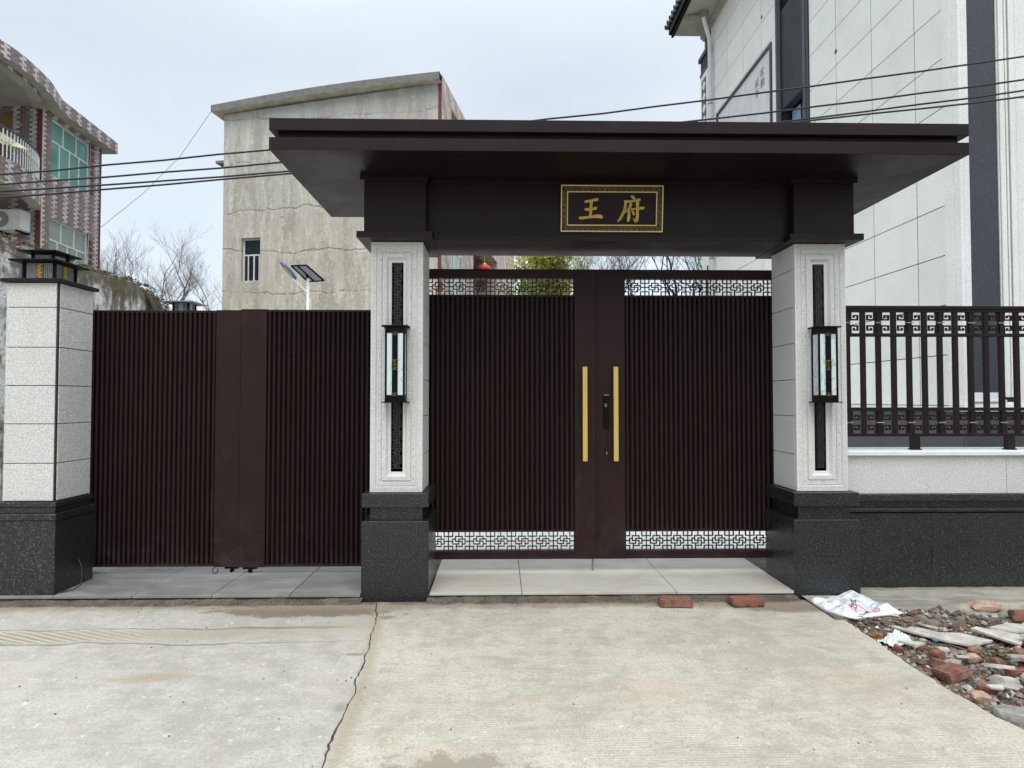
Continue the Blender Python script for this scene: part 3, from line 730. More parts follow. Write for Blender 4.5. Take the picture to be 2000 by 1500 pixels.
# ------------------------------------------------------------------ double gate
def slat_mesh(wd, dp, h, mat='metal_gate'):
    b = dp * .30
    return MB().prism([(-wd / 2, dp / 2), (-wd / 2, -dp / 2 + b), (-wd / 2 + b, -dp / 2), (wd / 2 - b, -dp / 2), (wd / 2, -dp / 2 + b), (wd / 2, dp / 2)], 0, h).mesh('slat', M[mat])
def gate_leaf(x0, x1, stile_left, label, s0, s1, start):
    t = thing('gate_leaf', label, 'gate', ((x0 + x1) / 2, 5.13, .164))
    y0, y1 = 5.10, 5.155
    a, b = (x0, s0) if stile_left else (s0, x1)
    # wide lock stile
    build('lock_stile', MB().box(min(a, b), max(a, b), y0 - .004, y1, .164, 2.609), 'metal_gate', t, bevel=.002)
    px0, px1 = (s0 + .0005, x1) if stile_left else (x0, s0 - .0005)
    build('hinge_stile', MB().box(px1 - .022, px1, y0, y1, .165, 2.608) if stile_left else MB().box(px0, px0 + .022, y0, y1, .165, 2.608), 'metal_gate', t)
    q0, q1 = (px0, px1 - .0225) if stile_left else (px0 + .0225, px1)
    build('top_rail', MB().box(q0, q1, y0, y1, 2.530, 2.609), 'metal_gate', t, bevel=.0015)
    build('upper_rail', MB().box(q0, q1, y0, y1, 2.375, 2.390), 'metal_gate', t)
    build('lower_rail', MB().box(q0, q1, y0, y1, .391, .408), 'metal_gate', t)
    build('bottom_rail', MB().box(q0, q1, y0, y1, .165, .2315).box(q0, q1, y0 - .006, y0 - .0001, .214, .2265), 'metal_gate', t)
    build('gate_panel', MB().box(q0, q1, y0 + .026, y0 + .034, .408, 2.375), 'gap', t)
    build('fretwork', fret_band(q0, q1, 2.394, 2.526, y0 + .02, .1765, .0085, .01, start), 'metal_gate', t)
    build('fretwork', fret_band(q0, q1, .2355, .387, y0 + .02, .1765, .0085, .01, start), 'metal_gate', t)
    me = slat_mesh(.0252, .028, 1.963)
    n = int((q1 - q0) / .0407); p = (q1 - q0) / n
    for k in range(n): inst('slat', me, t, (q0 + p * (k + .5), y0 + .0105, .410))
    return t
gl = gate_leaf(-.66, .8245, False, 'left leaf of the dark slatted double gate with one gold bar handle', .624, None, .621 - .1765 * 8)
gr = gate_leaf(.8275, 2.36, True, 'right leaf of the dark slatted double gate with gold handle and door lock', 1.052, None, 1.055)
def handle(t, xa, xb):
    build('bar_handle', MB().box(xa, xb, 5.030, 5.046, .988, 1.777), 'gold', t, bevel=.0015)
    build('handle_mount', MB().box(xa + .010, xb - .010, 5.046, 5.096, 1.10, 1.125).box(xa + .010, xb - .010, 5.046, 5.096, 1.64, 1.665), 'gold', t)
handle(gl, .685, .724); handle(gr, .944, .983)
lk = build('smart_lock', MB().box(.868, .911, 5.076, 5.096, 1.262, 1.545), 'black', gr, bevel=.003)
build('lock_cap', MB().box(.8685, .9105, 5.070, 5.0755, 1.535, 1.545).box(.8755, .8935, 5.0735, 5.0755, 1.440, 1.468), 'dim_metal', lk)
build('lock_button', MB().box(.880, .886, 5.0725, 5.0734, 1.448, 1.460).box(.875, .896, 5.0735, 5.0755, 1.405, 1.414), 'black', lk)
kh = build('key_plate', MB().lathe([(0, 0), (.014, 0), (.014, .006), (0, .006)], (0, 0, 0), 16).add(MB(), None), 'black', gr, local=True)
kh.rotation_euler = (R(90), 0, 0); kh.scale = (1, 1.7, 1); kh.location = (.893 - ROOT[gr.name][0], 5.096 - 5.13, 1.052 - .164)
build('key_cylinder', MB().box(.889, .897, 5.0870, 5.0895, 1.034, 1.062).box(.887, .899, 5.0868, 5.0894, 1.048, 1.064), 'dim_metal', gr)
build('drop_bolt', MB().tube([(.782, 5.165, .052), (.782, 5.165, .5)], .008, 8), 'grey_paint', gl)
build('meeting_strip', MB().box(.826 - .016, .8262, 5.085, 5.0955, .170, 2.605), 'metal_gate', gl)
build('hasp', MB().box(1.04, 1.055, 5.09, 5.0955, .30, .31), 'metal_gate', gr)

# ------------------------------------------------------------------ sliding gate leaves
def slide_leaf(x0, x1, st0, st1, y0, label, zt=2.256):
    t = thing('sliding_gate_leaf', label, 'gate', ((x0 + x1) / 2, y0 + .03, .05))
    y1 = y0 + .05
    build('edge_stile', MB().box(st0, st1, y0 - .004, y1, .100, zt + .004), 'metal_gate', t, bevel=.002)
    a, b = (x0, st0) if st1 > x1 - .01 else (st1, x1)
    build('top_rail', MB().box(a, b, y0, y1, zt - .018, zt), 'metal_gate', t)
    build('bottom_rail', MB().box(a, b, y0, y1, .104, .124), 'metal_gate', t)
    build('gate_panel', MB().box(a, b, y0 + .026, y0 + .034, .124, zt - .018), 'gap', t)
    me = slat_mesh(.0232, .028, zt - .018 - .1245)
    n = int(round((b - a) / .0407)); p = (b - a) / n
    for k in range(n): inst('slat', me, t, (a + p * (k + .5), y0 + .0105, .1242))
    xr = (st0 + st1) / 2 + (.04 if a == x0 else -.02)
    f = build('roller_bracket', MB().box(xr - .055, xr + .055, y0 + .005, y1 - .005, .083, .0998), 'black', t)
    w_ = MB().tube([(xr, y0 + .014, .066), (xr, y1 - .014, .066)], .0165, 12); build('roller', w_, 'black', t)
    return t
slide_leaf(-3.46, -2.196, -2.405, -2.196, 5.145, 'left sliding leaf of the dark slatted driveway gate, next to the tiled post')
slide_leaf(-2.19, -.985, -2.19, -1.974, 5.128, 'right sliding leaf of the dark slatted driveway gate, ending at the gate pillar', 2.262)
tr = build('floor_track', MB().box(-5.4, -.6, 5.162, 5.168, .0515, .0575), 'grey_paint'); tag(tr, 'thin floor rail under the sliding driveway gate', 'gate track'); 

# ------------------------------------------------------------------ left post with lamp
t = thing('gate_post', 'square post clad in rough white stone on a dark plinth at the far left', 'post', (-3.53, 4.80, .05))
PX = (-3.722, -3.336); py0, py1 = 4.605, 4.99
build('plinth', MB().box(PX[0] - .03, PX[1] + .022, 4.584, 5.012, .05, .60), 'black_stone', t, bevel=.002)
build('plinth_moulding', MB().box(PX[0] - .04, PX[1] + .032, 4.574, 5.022, .602, .652), 'black_stone', t, bevel=.004)
build('plinth_moulding', MB().box(PX[0] - .022, PX[1] + .012, 4.592, 5.004, .653, .700).box(PX[0] - .03, PX[1] + .022, 4.584, 5.012, .7005, .735), 'black_stone', t, bevel=.003)
build('shaft_core', MB().box(PX[0] + .012, PX[1] - .006, py0 + .006, py1 - .012, .735, 2.385), 'joint', t)
zs = [.742, 1.024, 1.319, 1.607, 1.896, 2.198, 2.385]
for a, b in zip(zs, zs[1:]):
    for bx in ((PX[0], PX[1] - .016, py0, py0 + .02), (PX[1] - .02, PX[1], py0 + .021, py1), (PX[0] + .0, PX[1] - .021, py1 - .018, py1), (PX[0], PX[0] + .02, py0 + .021, py1 - .019)):
        build('cladding_tile', MB().box(*bx, a + .003, b - .003), 'white_stone', t, bevel=.0015)
build('cap_plate', MB().box(PX[0] - .03, PX[1] + .03, py0 - .03, py1 + .03, 2.386, 2.414), 'metal', t, bevel=.002)

def post_lamp(xc, yc, zb, s, label, big=True):
    t = thing('post_lamp', label, 'lamp', (xc, yc, zb)); w_ = .115 * s
    def posts(w2, z0, z1):
        for sx in (-1, 1):
            for sy in (-1, 1):
                m_ = MB(); m_.box(xc + sx * w2 - .009 * s, xc + sx * w2 + .009 * s, yc + sy * w2 - .009 * s, yc + sy * w2 + .009 * s, z0, z1)
                build('frame_post', m_, 'black', t)
    posts(w_, zb, zb + .142 * s)
    ribs = MB(); g2 = MB().box(xc - w_ + .012, xc + w_ - .012, yc - w_ + .012, yc + w_ - .012, zb + .001, zb + .138 * s)
    n = 14
    for k in range(n):
        o_ = -w_ + .02 + (2 * w_ - .04) * k / (n - 1)
        if abs(o_) < .03 * s: continue
        for sy in (-1, 1):
            ribs.box(xc + o_ - .0035, xc + o_ + .0035, yc + sy * (w_ - .008) - .003, yc + sy * (w_ - .008) + .003, zb, zb + .138 * s)
            ribs.box(xc + sy * (w_ - .008) - .003, xc + sy * (w_ - .008) + .003, yc + o_ - .0035, yc + o_ + .0035, zb, zb + .138 * s)
    build('lamp_glass', g2, 'lampglass', t); build('glass_rib', ribs, 'grey_paint', t)
    if big:
        for sy in (-1, 1):
            go = MB(); go.box(xc - .026, xc + .026, yc + sy * (w_ - .004) - .003, yc + sy * (w_ - .004) + .003, zb, zb + .138)
            build('gold_ornament', go, 'gold_dim', t); go = MB(); go.box(xc + sy * (w_ - .004) - .003, xc + sy * (w_ - .004) + .003, yc - .026, yc + .026, zb, zb + .138)
            build('gold_ornament', go, 'gold_dim', t)
        go, go2 = MB(), MB()
        for k in range(8):
            zz = zb + .012 + k * .016
            go.box(xc - .018 + (k % 2) * .01, xc + .008 + (k % 2) * .01, yc - w_ - .002, yc - w_ + .001, zz, zz + .007)
            go2.box(xc + w_ - .001, xc + w_ + .002, yc - .018 + (k % 2) * .01, yc + .008 + (k % 2) * .01, zz, zz + .007)
        build('gold_relief', go, 'gold', t); build('gold_relief', go2, 'gold', t)
        build('roof_plate', MB().box(xc - .185, xc + .185, yc - .185, yc + .185, zb + .142, zb + .156), 'black', t, bevel=.002)
        posts(.078, zb + .156, zb + .222)
        r2 = MB(); 
        for k in range(10):
            o_ = -.062 + .124 * k / 9
            for sy in (-1, 1): r2.box(xc + o_ - .003, xc + o_ + .003, yc + sy * .075 - .003, yc + sy * .075 + .003, zb + .156, zb + .21)
        build('upper_glass', MB().box(xc - .07, xc + .07, yc - .07, yc + .07, zb + .157, zb + .21), 'lampglass', t); build('glass_rib', r2, 'grey_paint', t)
        build('roof_plate', MB().box(xc - .145, xc + .145, yc - .145, yc + .145, zb + .222, zb + .234), 'black', t, bevel=.002)
        sg = MB().bar((xc - .19, yc + .10, zb + .165), (xc - .19, yc + .10, zb + .20), .01, .01).bar((xc - .195, yc + .10, zb + .20), (xc - .08, yc + .10, zb + .20), .014, .012)
        build('side_bracket', sg, 'black', t)
    else:
        build('roof_plate', MB().prism([(xc - .24 * s, yc - .24 * s), (xc + .24 * s, yc - .24 * s), (xc + .24 * s, yc + .24 * s), (xc - .24 * s, yc + .24 * s)], zb + .139 * s, zb + .155 * s), 'grey_paint', t)
    return t
post_lamp(-3.545, 4.80, 2.4142, 1, 'two-tiered black and gold lantern on top of the left post')
fp = thing('gate_post', 'white post behind the sliding gate, only its small lamp showing above', 'post', (-5.2, 10, -.14))
build('shaft', MB().box(-5.42, -4.98, 9.8, 10.2, -.14, 2.90), 'white_stone', fp, bevel=.004); build('cap_plate', MB().box(-5.45, -4.95, 9.77, 10.23, 2.90, 2.93), 'metal', fp)
post_lamp(-5.2, 10, 2.9305, 1.05, 'small grey-roofed post lamp far behind the sliding gate', False)

# ------------------------------------------------------------------ wall and railing on the right
wx0, wx1 = 2.74, 9.0
t = thing('boundary_wall', 'low wall of dark polished granite below rough white stone, right of the gate', 'wall', (4.5, 4.95, 0))
joints = [wx0, 3.42, 4.55, 5.7, 6.85, 8.0, wx1]
build('wall_core', MB().box(wx0, wx1, 4.80, 5.12, -.1, 1.05), 'joint', t)
for a, b in zip(joints, joints[1:]):
    build('granite_panel', MB().box(a + .0012, b - .0012, 4.765, 4.80, -.04, .60), 'black_stone', t, bevel=.001)
    build('granite_moulding', MB().box(a + .001, b - .001, 4.752, 4.80, .612, .640), 'black_stone', t, bevel=.004)
    build('granite_moulding', MB().box(a + .001, b - .001, 4.785, 4.80, .640, .700).box(a + .001, b - .001, 4.742, 4.80, .7005, .752), 'black_stone', t, bevel=.002)
for a, b in zip([2.684, 4.05, 5.6, 7.2], [4.05, 5.6, 7.2, wx1]):
    build('stone_panel', MB().box(a + .0012, b - .0012, 4.782, 4.80, .7535, 1.0545), 'white_stone', t, bevel=.001)
build('cap_stone', MB().box(2.684, wx1, 4.745, 5.14, 1.055, 1.094), 'white_paint', t, bevel=.006)

t = thing('railing', 'dark bronze railing with key pattern bands on top of the white wall', 'fence', (4.5, 4.87, 1.095))
yr = 4.87
build('top_rail', MB().box(2.69, wx1, yr - .028, yr + .028, 2.240, 2.266).box(2.69, wx1, yr - .02, yr + .02, 2.216, 2.2398), 'metal', t, bevel=.002)
for n_, (a, b) in enumerate(((2.016, 2.042), (1.410, 1.438), (1.203, 1.229))):
    build(('middle_rail', 'lower_rail', 'bottom_rail')[n_], MB().box(2.69, wx1, yr - .022, yr + .022, a, b), 'metal', t, bevel=.002)
bx = [2.955 + .1273 * k for k in range(-1, 46)]
me = MB().box(-.017, .017, -.015, .015, 1.2292, 2.2155).mesh('baluster', M['metal'])
for x in bx[:]:
    if x - .017 < 2.69: continue
    if x > wx1: break
    inst('baluster', me, t, (x, yr, 0))
def key_cell(x0, x1, z0, z1, mirror):
    mb = MB(); w_ = x1 - x0; h = z1 - z0; th = .0125; y0, y1 = -.006, .006
    def P_(u, v): u = 1 - u if mirror else u; return (x0 + u * w_, z1 - v * h)
    def seg(a, b, e):
        (xa, za), (xb, zb) = P_(*a), P_(*b)
        mb.box(min(xa, xb) - th / 2, max(xa, xb) + th / 2, y0 - e, y1 + e, min(za, zb) - th / 2 + e, max(za, zb) + th / 2 - e)
    seg((1.0, -.02), (1.0, 1.02), .0015)
    for f in (lambda v: v, lambda v: 1 - v):
        seg((.98, f(.355)), (.25, f(.355)), 0); seg((.25, f(.355)), (.25, f(.165)), .0003); seg((.25, f(.165)), (.58, f(.165)), .0006); seg((.58, f(.165)), (.58, f(.235)), .0009)
        (xa, za), (xb, zb) = P_(.80, f(-.02)), P_(1.0, f(.40)); mb.box(min(xa, xb), max(xa, xb), y0 - .0012, y1 + .0012, min(za, zb), max(za, zb))
    return mb
fa = key_cell(-.0467, .0467, 2.042, 2.216, False).mesh('key_panel', M['metal']); fb = key_cell(-.0467, .0467, 2.042, 2.216, True).mesh('key_panel', M['metal'])
clip = MB().box(-.028, .028, -.021, -.0155, -.004, .004).mesh('clip', M['grey_paint'])
for k, (a, b) in enumerate(zip(bx, bx[1:])):
    if b > wx1: break
    xc = (a + b) / 2
    if xc < 2.74:
        continue
    for dz in (0, -.813):
        inst('key_panel', fa if k % 2 == 1 else fb, t, (xc, yr, dz))
    if k % 2 == 0:
        for zc in (2.129, 1.316): inst('clip', clip, t, (a, yr, zc))
legs = [3.372 + .783 * k for k in range(8)]
for x in legs:
    if x < wx1: build('rail_leg', MB().box(x - .032, x + .032, yr - .02, yr + .02, 1.103, 1.203).box(x - .04, x + .04, yr - .03, yr + .03, 1.0945, 1.103), 'metal', t)
o = build('stub_pipe', MB().tube([(3.52, 5.05, 1.09), (3.52, 5.05, 1.165)], .010, 8), 'tan'); tag(o, 'short beige pipe stub standing on the wall cap below the railing', 'pipe'); origin(o, (3.52, 5.05, 1.09))

# ------------------------------------------------------------------ white stone-clad house on the right
HX = 5.35; t = thing('white_house', 'tall white stone clad house with dark window strip on the right', 'house', (7.5, 11, 0))
build('wall_core', MB().box(HX + .007, 12.5, 6.877, 10.42, .0, 11.05).box(HX + .30, 12.5, 10.4201, 11.2699, .0, 11.05).box(HX + .007, 12.5, 11.27, 15.55, .0, 11.05), 'joint', t)
zs = [1.43, 2.04] + [2.04 + .6 * k for k in range(1, 16)] + [11.09]
ys = [7.12, 7.605, 8.50, 9.41, 10.235, 11.455, 12.13, 13.05, 13.95, 14.86, 15.05]
MUR = (11.72, 14.60, 5.50, 8.50)
for j, (ya, yb) in enumerate(zip(ys, ys[1:])):
    if ya == 10.235: continue
    for za, zb in zip(zs, zs[1:]):
        y0_, y1_ = ya + .007, yb - .007
        if zb > MUR[2] and za < MUR[3] and yb > MUR[0] and ya < MUR[1]:
            # cut round the relief panel
            if y0_ < MUR[0] - .06 and y1_ > MUR[0]: build('stone_panel', MB().box(HX, HX + .03, y0_, MUR[0] - .07, za + .003, zb - .003), 'wall_stone', t)
            elif y1_ > MUR[1] + .06 and y0_ < MUR[1]: build('stone_panel', MB().box(HX, HX + .03, MUR[1] + .07, y1_, za + .003, zb - .003), 'wall_stone', t)
            if zb > MUR[3] + .07: build('stone_panel', MB().box(HX, HX + .03, max(y0_, MUR[0] - .069), min(y1_, MUR[1] + .069), MUR[3] + .07, zb - .003), 'wall_stone', t)
            continue
        build('stone_panel', MB().box(HX, HX + .03, y0_, y1_, za + .006, zb - .006), 'wall_stone', t)
build('corner_moulding', MB().box(HX - .012, HX + .03, 6.856, 7.115, 1.43, 11.09).box(HX - .022, HX - .012, 6.96, 7.07, 1.44, 11.08), 'wall_stone', t, bevel=.003)
# front face with corner pilaster
fpn = MB(); fpn.frames(5.372, 6.06, 1.40, 11.0, [(0, 6.90), (0, 6.852), (.012, 6.846), (.05, 6.846), (.056, 6.853), (.070, 6.853), (.074, 6.862)], fill=False)
build('corner_pilaster', fpn, 'wall_stone', t)
build('pilaster_inlay', MB().box(5.446, 5.786, 6.866, 6.895, 1.585, 10.9), 'grey_facade', t)
build('pilaster_sill', MB().prism([(5.43, 6.865), (5.80, 6.865), (5.80, 6.845), (5.43, 6.845)], 1.50, 1.583).box(5.415, 5.815, 6.830, 6.866, 1.475, 1.4998), 'white_paint', t, bevel=.003)
build('pilaster_border', MB().box(5.788, 5.80, 6.850, 6.88, 1.59, 10.9).box(5.81, 5.87, 6.842, 6.88, 1.53, 10.9).box(5.885, 5.91, 6.847, 6.88, 1.53, 10.9).box(5.93, 5.984, 6.842, 6.88, 1.53, 10.9).box(5.43, 5.4445, 6.85, 6.88, 1.59, 10.9), 'wall_stone', t, bevel=.004)
for k in range(5):
    for j, (za, zb) in enumerate(zip([1.43 + 1.2 * q for q in range(8)], [1.43 + 1.2 * q for q in range(1, 9)])):
        build('stone_panel', MB().box(6.066 + 1.2 * k, 6.062 + 1.2 * (k + 1), 6.87, 6.90, za + .003, zb - .003), 'wall_stone', t)
build('granite_base', MB().box(HX - .03, HX + .03, 6.85, 15.6, .0, 1.335).box(HX - .03, 12.5, 6.81, 6.849, .0, 1.335), 'grey_base', t, bevel=.004)
build('base_moulding', MB().box(HX - .045, HX + .03, 6.83, 15.6, 1.365, 1.425).box(HX - .045, 12.5, 6.795, 6.829, 1.365, 1.40), 'wall_stone', t, bevel=.004)
build('base_moulding', MB().box(HX - .03, HX + .03, 6.83, 15.6, 1.337, 1.363), 'grey_facade', t)
# dark vertical window strip
build('strip_frame', MB().box(HX - .03, HX + .03, 10.24, 10.42, 4.5, 11.09).box(HX - .04, HX - .03, 10.30, 10.36, 4.5, 11.09).box(HX - .03, HX + .03, 11.27, 11.45, 4.5, 11.09).box(HX - .04, HX - .03, 11.33, 11.39, 4.5, 11.09), 'grey_facade', t, bevel=.004)
rb = MB().box(HX + .010, HX + .299, 10.42, 11.27, 7.02, 8.93)
for k in range(34):
    y_ = 10.432 + k * .0248; rb.box(HX + .004, HX + .010, y_, y_ + .014, 7.02, 8.93)
build('strip_panel', rb, 'grey_facade', t)
for za, zb in ((5.1, 7.02), (8.93, 10.7)):
    wf = build('window', MB().box(HX + .16, HX + .20, 10.421, 10.47, za, zb).box(HX + .16, HX + .20, 11.22, 11.269, za, zb).box(HX + .16, HX + .20, 10.4705, 11.2195, zb - .06, zb).box(HX + .16, HX + .20, 10.4705, 11.2195, za, za + .06).box(HX + .162, HX + .198, 10.83, 10.87, za + .061, zb - .061), 'black', t)
    build('pane', MB().box(HX + .175, HX + .182, 10.471, 10.829, za + .061, zb - .061).box(HX + .175, HX + .182, 10.871, 11.219, za + .061, zb - .061), 'glass_sky_paint', wf)
# framed relief panel with writing
y0_, y1_, z0_, z1_ = MUR
ft = .07
mf = MB().box(HX - .03, HX + .03, y0_ - ft, y0_, z0_ - ft, z1_ + ft).box(HX - .03, HX + .03, y1_, y1_ + ft, z0_ - ft, z1_ + ft).box(HX - .03, HX + .03, y0_ + .0005, y1_ - .0005, z1_, z1_ + ft).box(HX - .03, HX + .03, y0_ + .0005, y1_ - .0005, z0_ - ft, z0_)
build('relief_frame', mf, 'grey_facade', t, bevel=.004)
rp = build('relief_panel', MB().box(HX + .002, HX + .028, y0_ + .001, y1_ - .001, z0_ + .001, z1_ - .001), 'carve_w', t)
def glyph(s_, y, z, size, xface):
    cu = bpy.data.curves.new('inscription', 'FONT'); cu.body = s_; cu.size = size; cu.extrude = .003; cu.resolution_u = 2
    ob = bpy.data.objects.new('inscription', cu); COL.objects.link(ob)
    dg = bpy.context.evaluated_depsgraph_get(); me_ = bpy.data.meshes.new_from_object(ob.evaluated_get(dg)); bpy.data.objects.remove(ob)
    me_.transform(Matrix(((0, 0, -1, 0), (-1, 0, 0, 0), (0, 1, 0, 0), (0, 0, 0, 1))))
    me_.materials.clear(); me_.materials.append(M['grey_paint'])
    return inst('inscription', me_, t, (xface, y, z))
for s_, y, z in (('松', 12.20, 8.14), ('鹤', 12.20, 7.92), ('延', 12.46, 8.04), ('年', 12.46, 7.82)): glyph(s_, y, z, .20, HX - .001)
rl = MB()   # low relief: crane and pine boughs
for k in range(26):
    a = rnd.uniform(0, 1); y_ = 12.6 + a * 1.9; z_ = 6.9 - a * .9 + rnd.uniform(-.25, .25); r = rnd.uniform(.05, .16)
    pts = [(HX, y_ + r * math.cos(q), z_ + r * .6 * math.sin(q)) for q in [i * .9 for i in range(6)]]; rl.tube(pts, .010, 4)
build('relief_carving', rl, 'grey_paint', t)
for k, (y_, z_) in enumerate(((9.41, 7.06), (12.1, 9.35))):
    o = build('pipe_hole', MB().tube([(HX - .003, y_, z_), (HX + .01, y_, z_)], .035, 10), 'joint', t)
# far corner pilaster, capital and carved inlay
build('end_pilaster', MB().box(HX - .10, HX + .03, 15.06, 15.58, 0, 9.95), 'wall_stone', t, bevel=.006)
pc = MB().box(HX - .115, HX + .03, 15.04, 15.60, 9.955, 10.02).box(HX - .09, HX + .03, 15.07, 15.57, 10.021, 10.36).box(HX - .14, HX + .03, 15.0, 15.64, 10.361, 10.47)
for k in range(5): pc.box(HX - .105, HX - .09, 15.10 + k * .10, 15.14 + k * .10, 10.03, 10.35)
build('pilaster_capital', pc, 'grey_facade', t)
build('pilaster_inlay', MB().box(HX - .103, HX - .1005, 15.16, 15.48, 6.0, 9.8), 'grey_facade', t)
dm = MB()
for k in range(12):
    z_ = 9.62 - k * .30; c_ = 15.32
    i = len(dm.v); dm.v += [(HX - .104, c_ - .13, z_), (HX - .104, c_, z_ - .13), (HX - .104, c_ + .13, z_), (HX - .104, c_, z_ + .13), (HX - .125, c_, z_)]
    dm.f += [(i, i + 1, i + 4), (i + 1, i + 2, i + 4), (i + 2, i + 3, i + 4), (i + 3, i, i + 4)]
build('carved_ornament', dm, 'wall_stone', t)
build('lower_strip', MB().box(HX - .118, HX - .1005, 15.10, 15.16, .0, 4.9), 'grey_facade', t)
# eaves
build('soffit', MB().box(4.56, HX + .5, 5.6, 15.62, 11.10, 11.22), 'soffit', t)
build('eaves_cornice', MB().box(HX - .10, HX + .1, 6.8, 15.58, 10.98, 11.098).box(HX - .05, HX + .1, 6.8, 15.58, 10.93, 10.979), 'soffit', t, bevel=.006)
build('fascia', MB().box(4.50, 4.559, 5.58, 15.64, 11.06, 11.30).box(4.44, 4.499, 5.56, 15.66, 11.14, 11.34), 'black', t)
rf = build('roof', MB().quad((4.42, 5.5, 11.33), (4.42, 15.7, 11.33), (8.9, 15.7, 13.2), (8.9, 5.5, 13.2)).quad((8.9, 5.5, 13.2), (8.9, 15.7, 13.2), (13.4, 15.7, 11.33), (13.4, 5.5, 11.33)).quad((4.42, 15.7, 11.3), (4.42, 5.5, 11.3), (13.4, 5.5, 11.3), (13.4, 15.7, 11.3)), 'rooftile', t)
tm = MB().tube([(0, 0, 0), (.9, 0, .376)], .06, 10).mesh('roof_tile', M['rooftile'])
for k in range(50): inst('roof_tile', tm, rf, (4.36, 5.65 + k * .205, 11.36))
dp = MB().tube([(5.02, 14.62, 11.1), (5.02, 14.62, 10.93), (5.05, 14.65, 10.86), (5.22, 14.85, 10.62), (5.25, 14.87, 10.5), (5.25, 14.87, 0.05)], .05, 12)
o = build('downpipe', dp, 'white_paint', t, smooth=True); build('pipe_hopper', MB().tube([(5.02, 14.62, 11.09), (5.02, 14.62, 10.95)], .10, 12).tube([(4.62, 14.7, 11.02), (5.0, 14.66, 11.02)], .035, 8).tube([(4.66, 14.7, 11.02), (4.66, 14.7, 10.93)], .03, 8), 'chalk_edge', o)
build('pipe_clip', MB().lathe([(.055, 0), (.062, 0), (.062, .04), (.055, .04)], (5.25, 14.87, 8.9), 12).lathe([(.055, 0), (.062, 0), (.062, .04), (.055, .04)], (5.25, 14.87, 5.0), 12), 'grey_paint', o)

# ------------------------------------------------------------------ helpers for walls with openings
def holed(mb, p0, p1, z0, z1, holes, depth=.18, u0=0.0, inward=None):
    """vertical wall p0->p1 seen from its right-hand side; holes = (ua, ub, za, zb) in metres along the wall"""
    p0, p1 = Vector(p0), Vector(p1); L = (p1 - p0).length; d = (p1 - p0) / L; n = Vector((-d.y, d.x)) if inward is None else Vector(inward)
    us = sorted({0, L} | {h[i] for h in holes for i in (0, 1)}); zz = sorted({z0, z1} | {h[i] for h in holes for i in (2, 3)})
    P3 = lambda u, z, k=0: (*(p0 + d * u + n * k), z)
    for a, b in zip(us, us[1:]):
        for c, e in zip(zz, zz[1:]):
            if any(h[0] <= a + 1e-6 and b <= h[1] + 1e-6 and h[2] <= c + 1e-6 and e <= h[3] + 1e-6 for h in holes): continue
            mb.quad(P3(a, c), P3(b, c), P3(b, e), P3(a, e), [(u0 + a, c), (u0 + b, c), (u0 + b, e), (u0 + a, e)])
    for (a, b, c, e) in holes:
        for q in ((P3(a, c), P3(a, e), P3(a, e, depth), P3(a, c, depth)), (P3(b, c, depth), P3(b, e, depth), P3(b, e), P3(b, c)), (P3(a, e), P3(b, e), P3(b, e, depth), P3(a, e, depth)), (P3(a, c, depth), P3(b, c, depth), P3(b, c), P3(a, c))):
            mb.quad(*q, [(0, 0), (.16, 0), (.16, .3), (0, .3)])
    return mb, P3
def window_in(parent, P3, a, b, c, e, k, cols, rows, glass, frame='alu', fw=.045, local=False, open_=None):
    def bx(m_, ua, ub, za, zb, k0, k1):
        i = len(m_.v); m_.v += [P3(ua, za, k0), P3(ub, za, k0), P3(ub, za, k1), P3(ua, za, k1), P3(ua, zb, k0), P3(ub, zb, k0), P3(ub, zb, k1), P3(ua, zb, k1)]
        m_.f += [(i, i + 3, i + 2, i + 1), (i + 4, i + 5, i + 6, i + 7), (i, i + 1, i + 5, i + 4), (i + 1, i + 2, i + 6, i + 5), (i + 2, i + 3, i + 7, i + 6), (i + 3, i, i + 4, i + 7)]
    f = MB()
    bx(f, a, a + fw, c, e, k, k + .05); bx(f, b - fw, b, c, e, k, k + .05); bx(f, a + fw, b - fw, c, c + fw, k, k + .05); bx(f, a + fw, b - fw, e - fw, e, k, k + .05)
    for r_ in rows: bx(f, a + fw, b - fw, r_ - fw / 2, r_ + fw / 2, k + .002, k + .048)
    for (cu, za, zb) in cols: bx(f, cu - fw / 2, cu + fw / 2, za, zb, k + .004, k + .046)
    wo_ = build('window', f, frame, parent, local=local)
    # panes between the bars
    ll = sorted([c] + list(rows) + [e])
    for za, zb in zip(ll, ll[1:]):
        cs = sorted([a] + [cu for (cu, p, q) in cols if p <= (za + zb) / 2 <= q] + [b])
        for ua, ub in zip(cs, cs[1:]):
            g_ = MB(); bx(g_, ua + fw * .4, ub - fw * .4, za + fw * .4, zb - fw * .4, k + .02, k + .03); build('pane', g_, glass, wo_, local=local)
    return wo_

# ------------------------------------------------------------------ brick house on the left
A, B = (-12.40, 16.40), (-12.66, 19.20); ang = math.atan2(B[0] - A[0], B[1] - A[1])
t = thing('brick_house', 'three storey house in striped red, white and grey tiles with round balconies at the left', 'house', (-15, 18, 0))
LW = math.hypot(B[0] - A[0], B[1] - A[1])
nrm_in = (-math.cos(ang), math.sin(ang))
mb = MB(); h1 = (.38, 2.22, 7.72, 9.32); h2 = (.36, 2.20, 5.55, 6.55)
_, P3s = holed(mb, A, B, 0, 9.75, [h1, h2], .16, 0.02, inward=(-.9957, -.0925))
holed(mb, (-21.5, 16.40), A, 0, 9.75, [(7.2, 8.3, 7.2, 9.35)], .2, .36, inward=(0, 1))
mb.quad((*B, 0), (-21.5, 20.0, 0), (-21.5, 20.0, 9.75), (*B, 9.75), [(0, 0), (8, 0), (8, 9.75), (0, 9.75)])
build('wall', mb, 'brick_house', t)
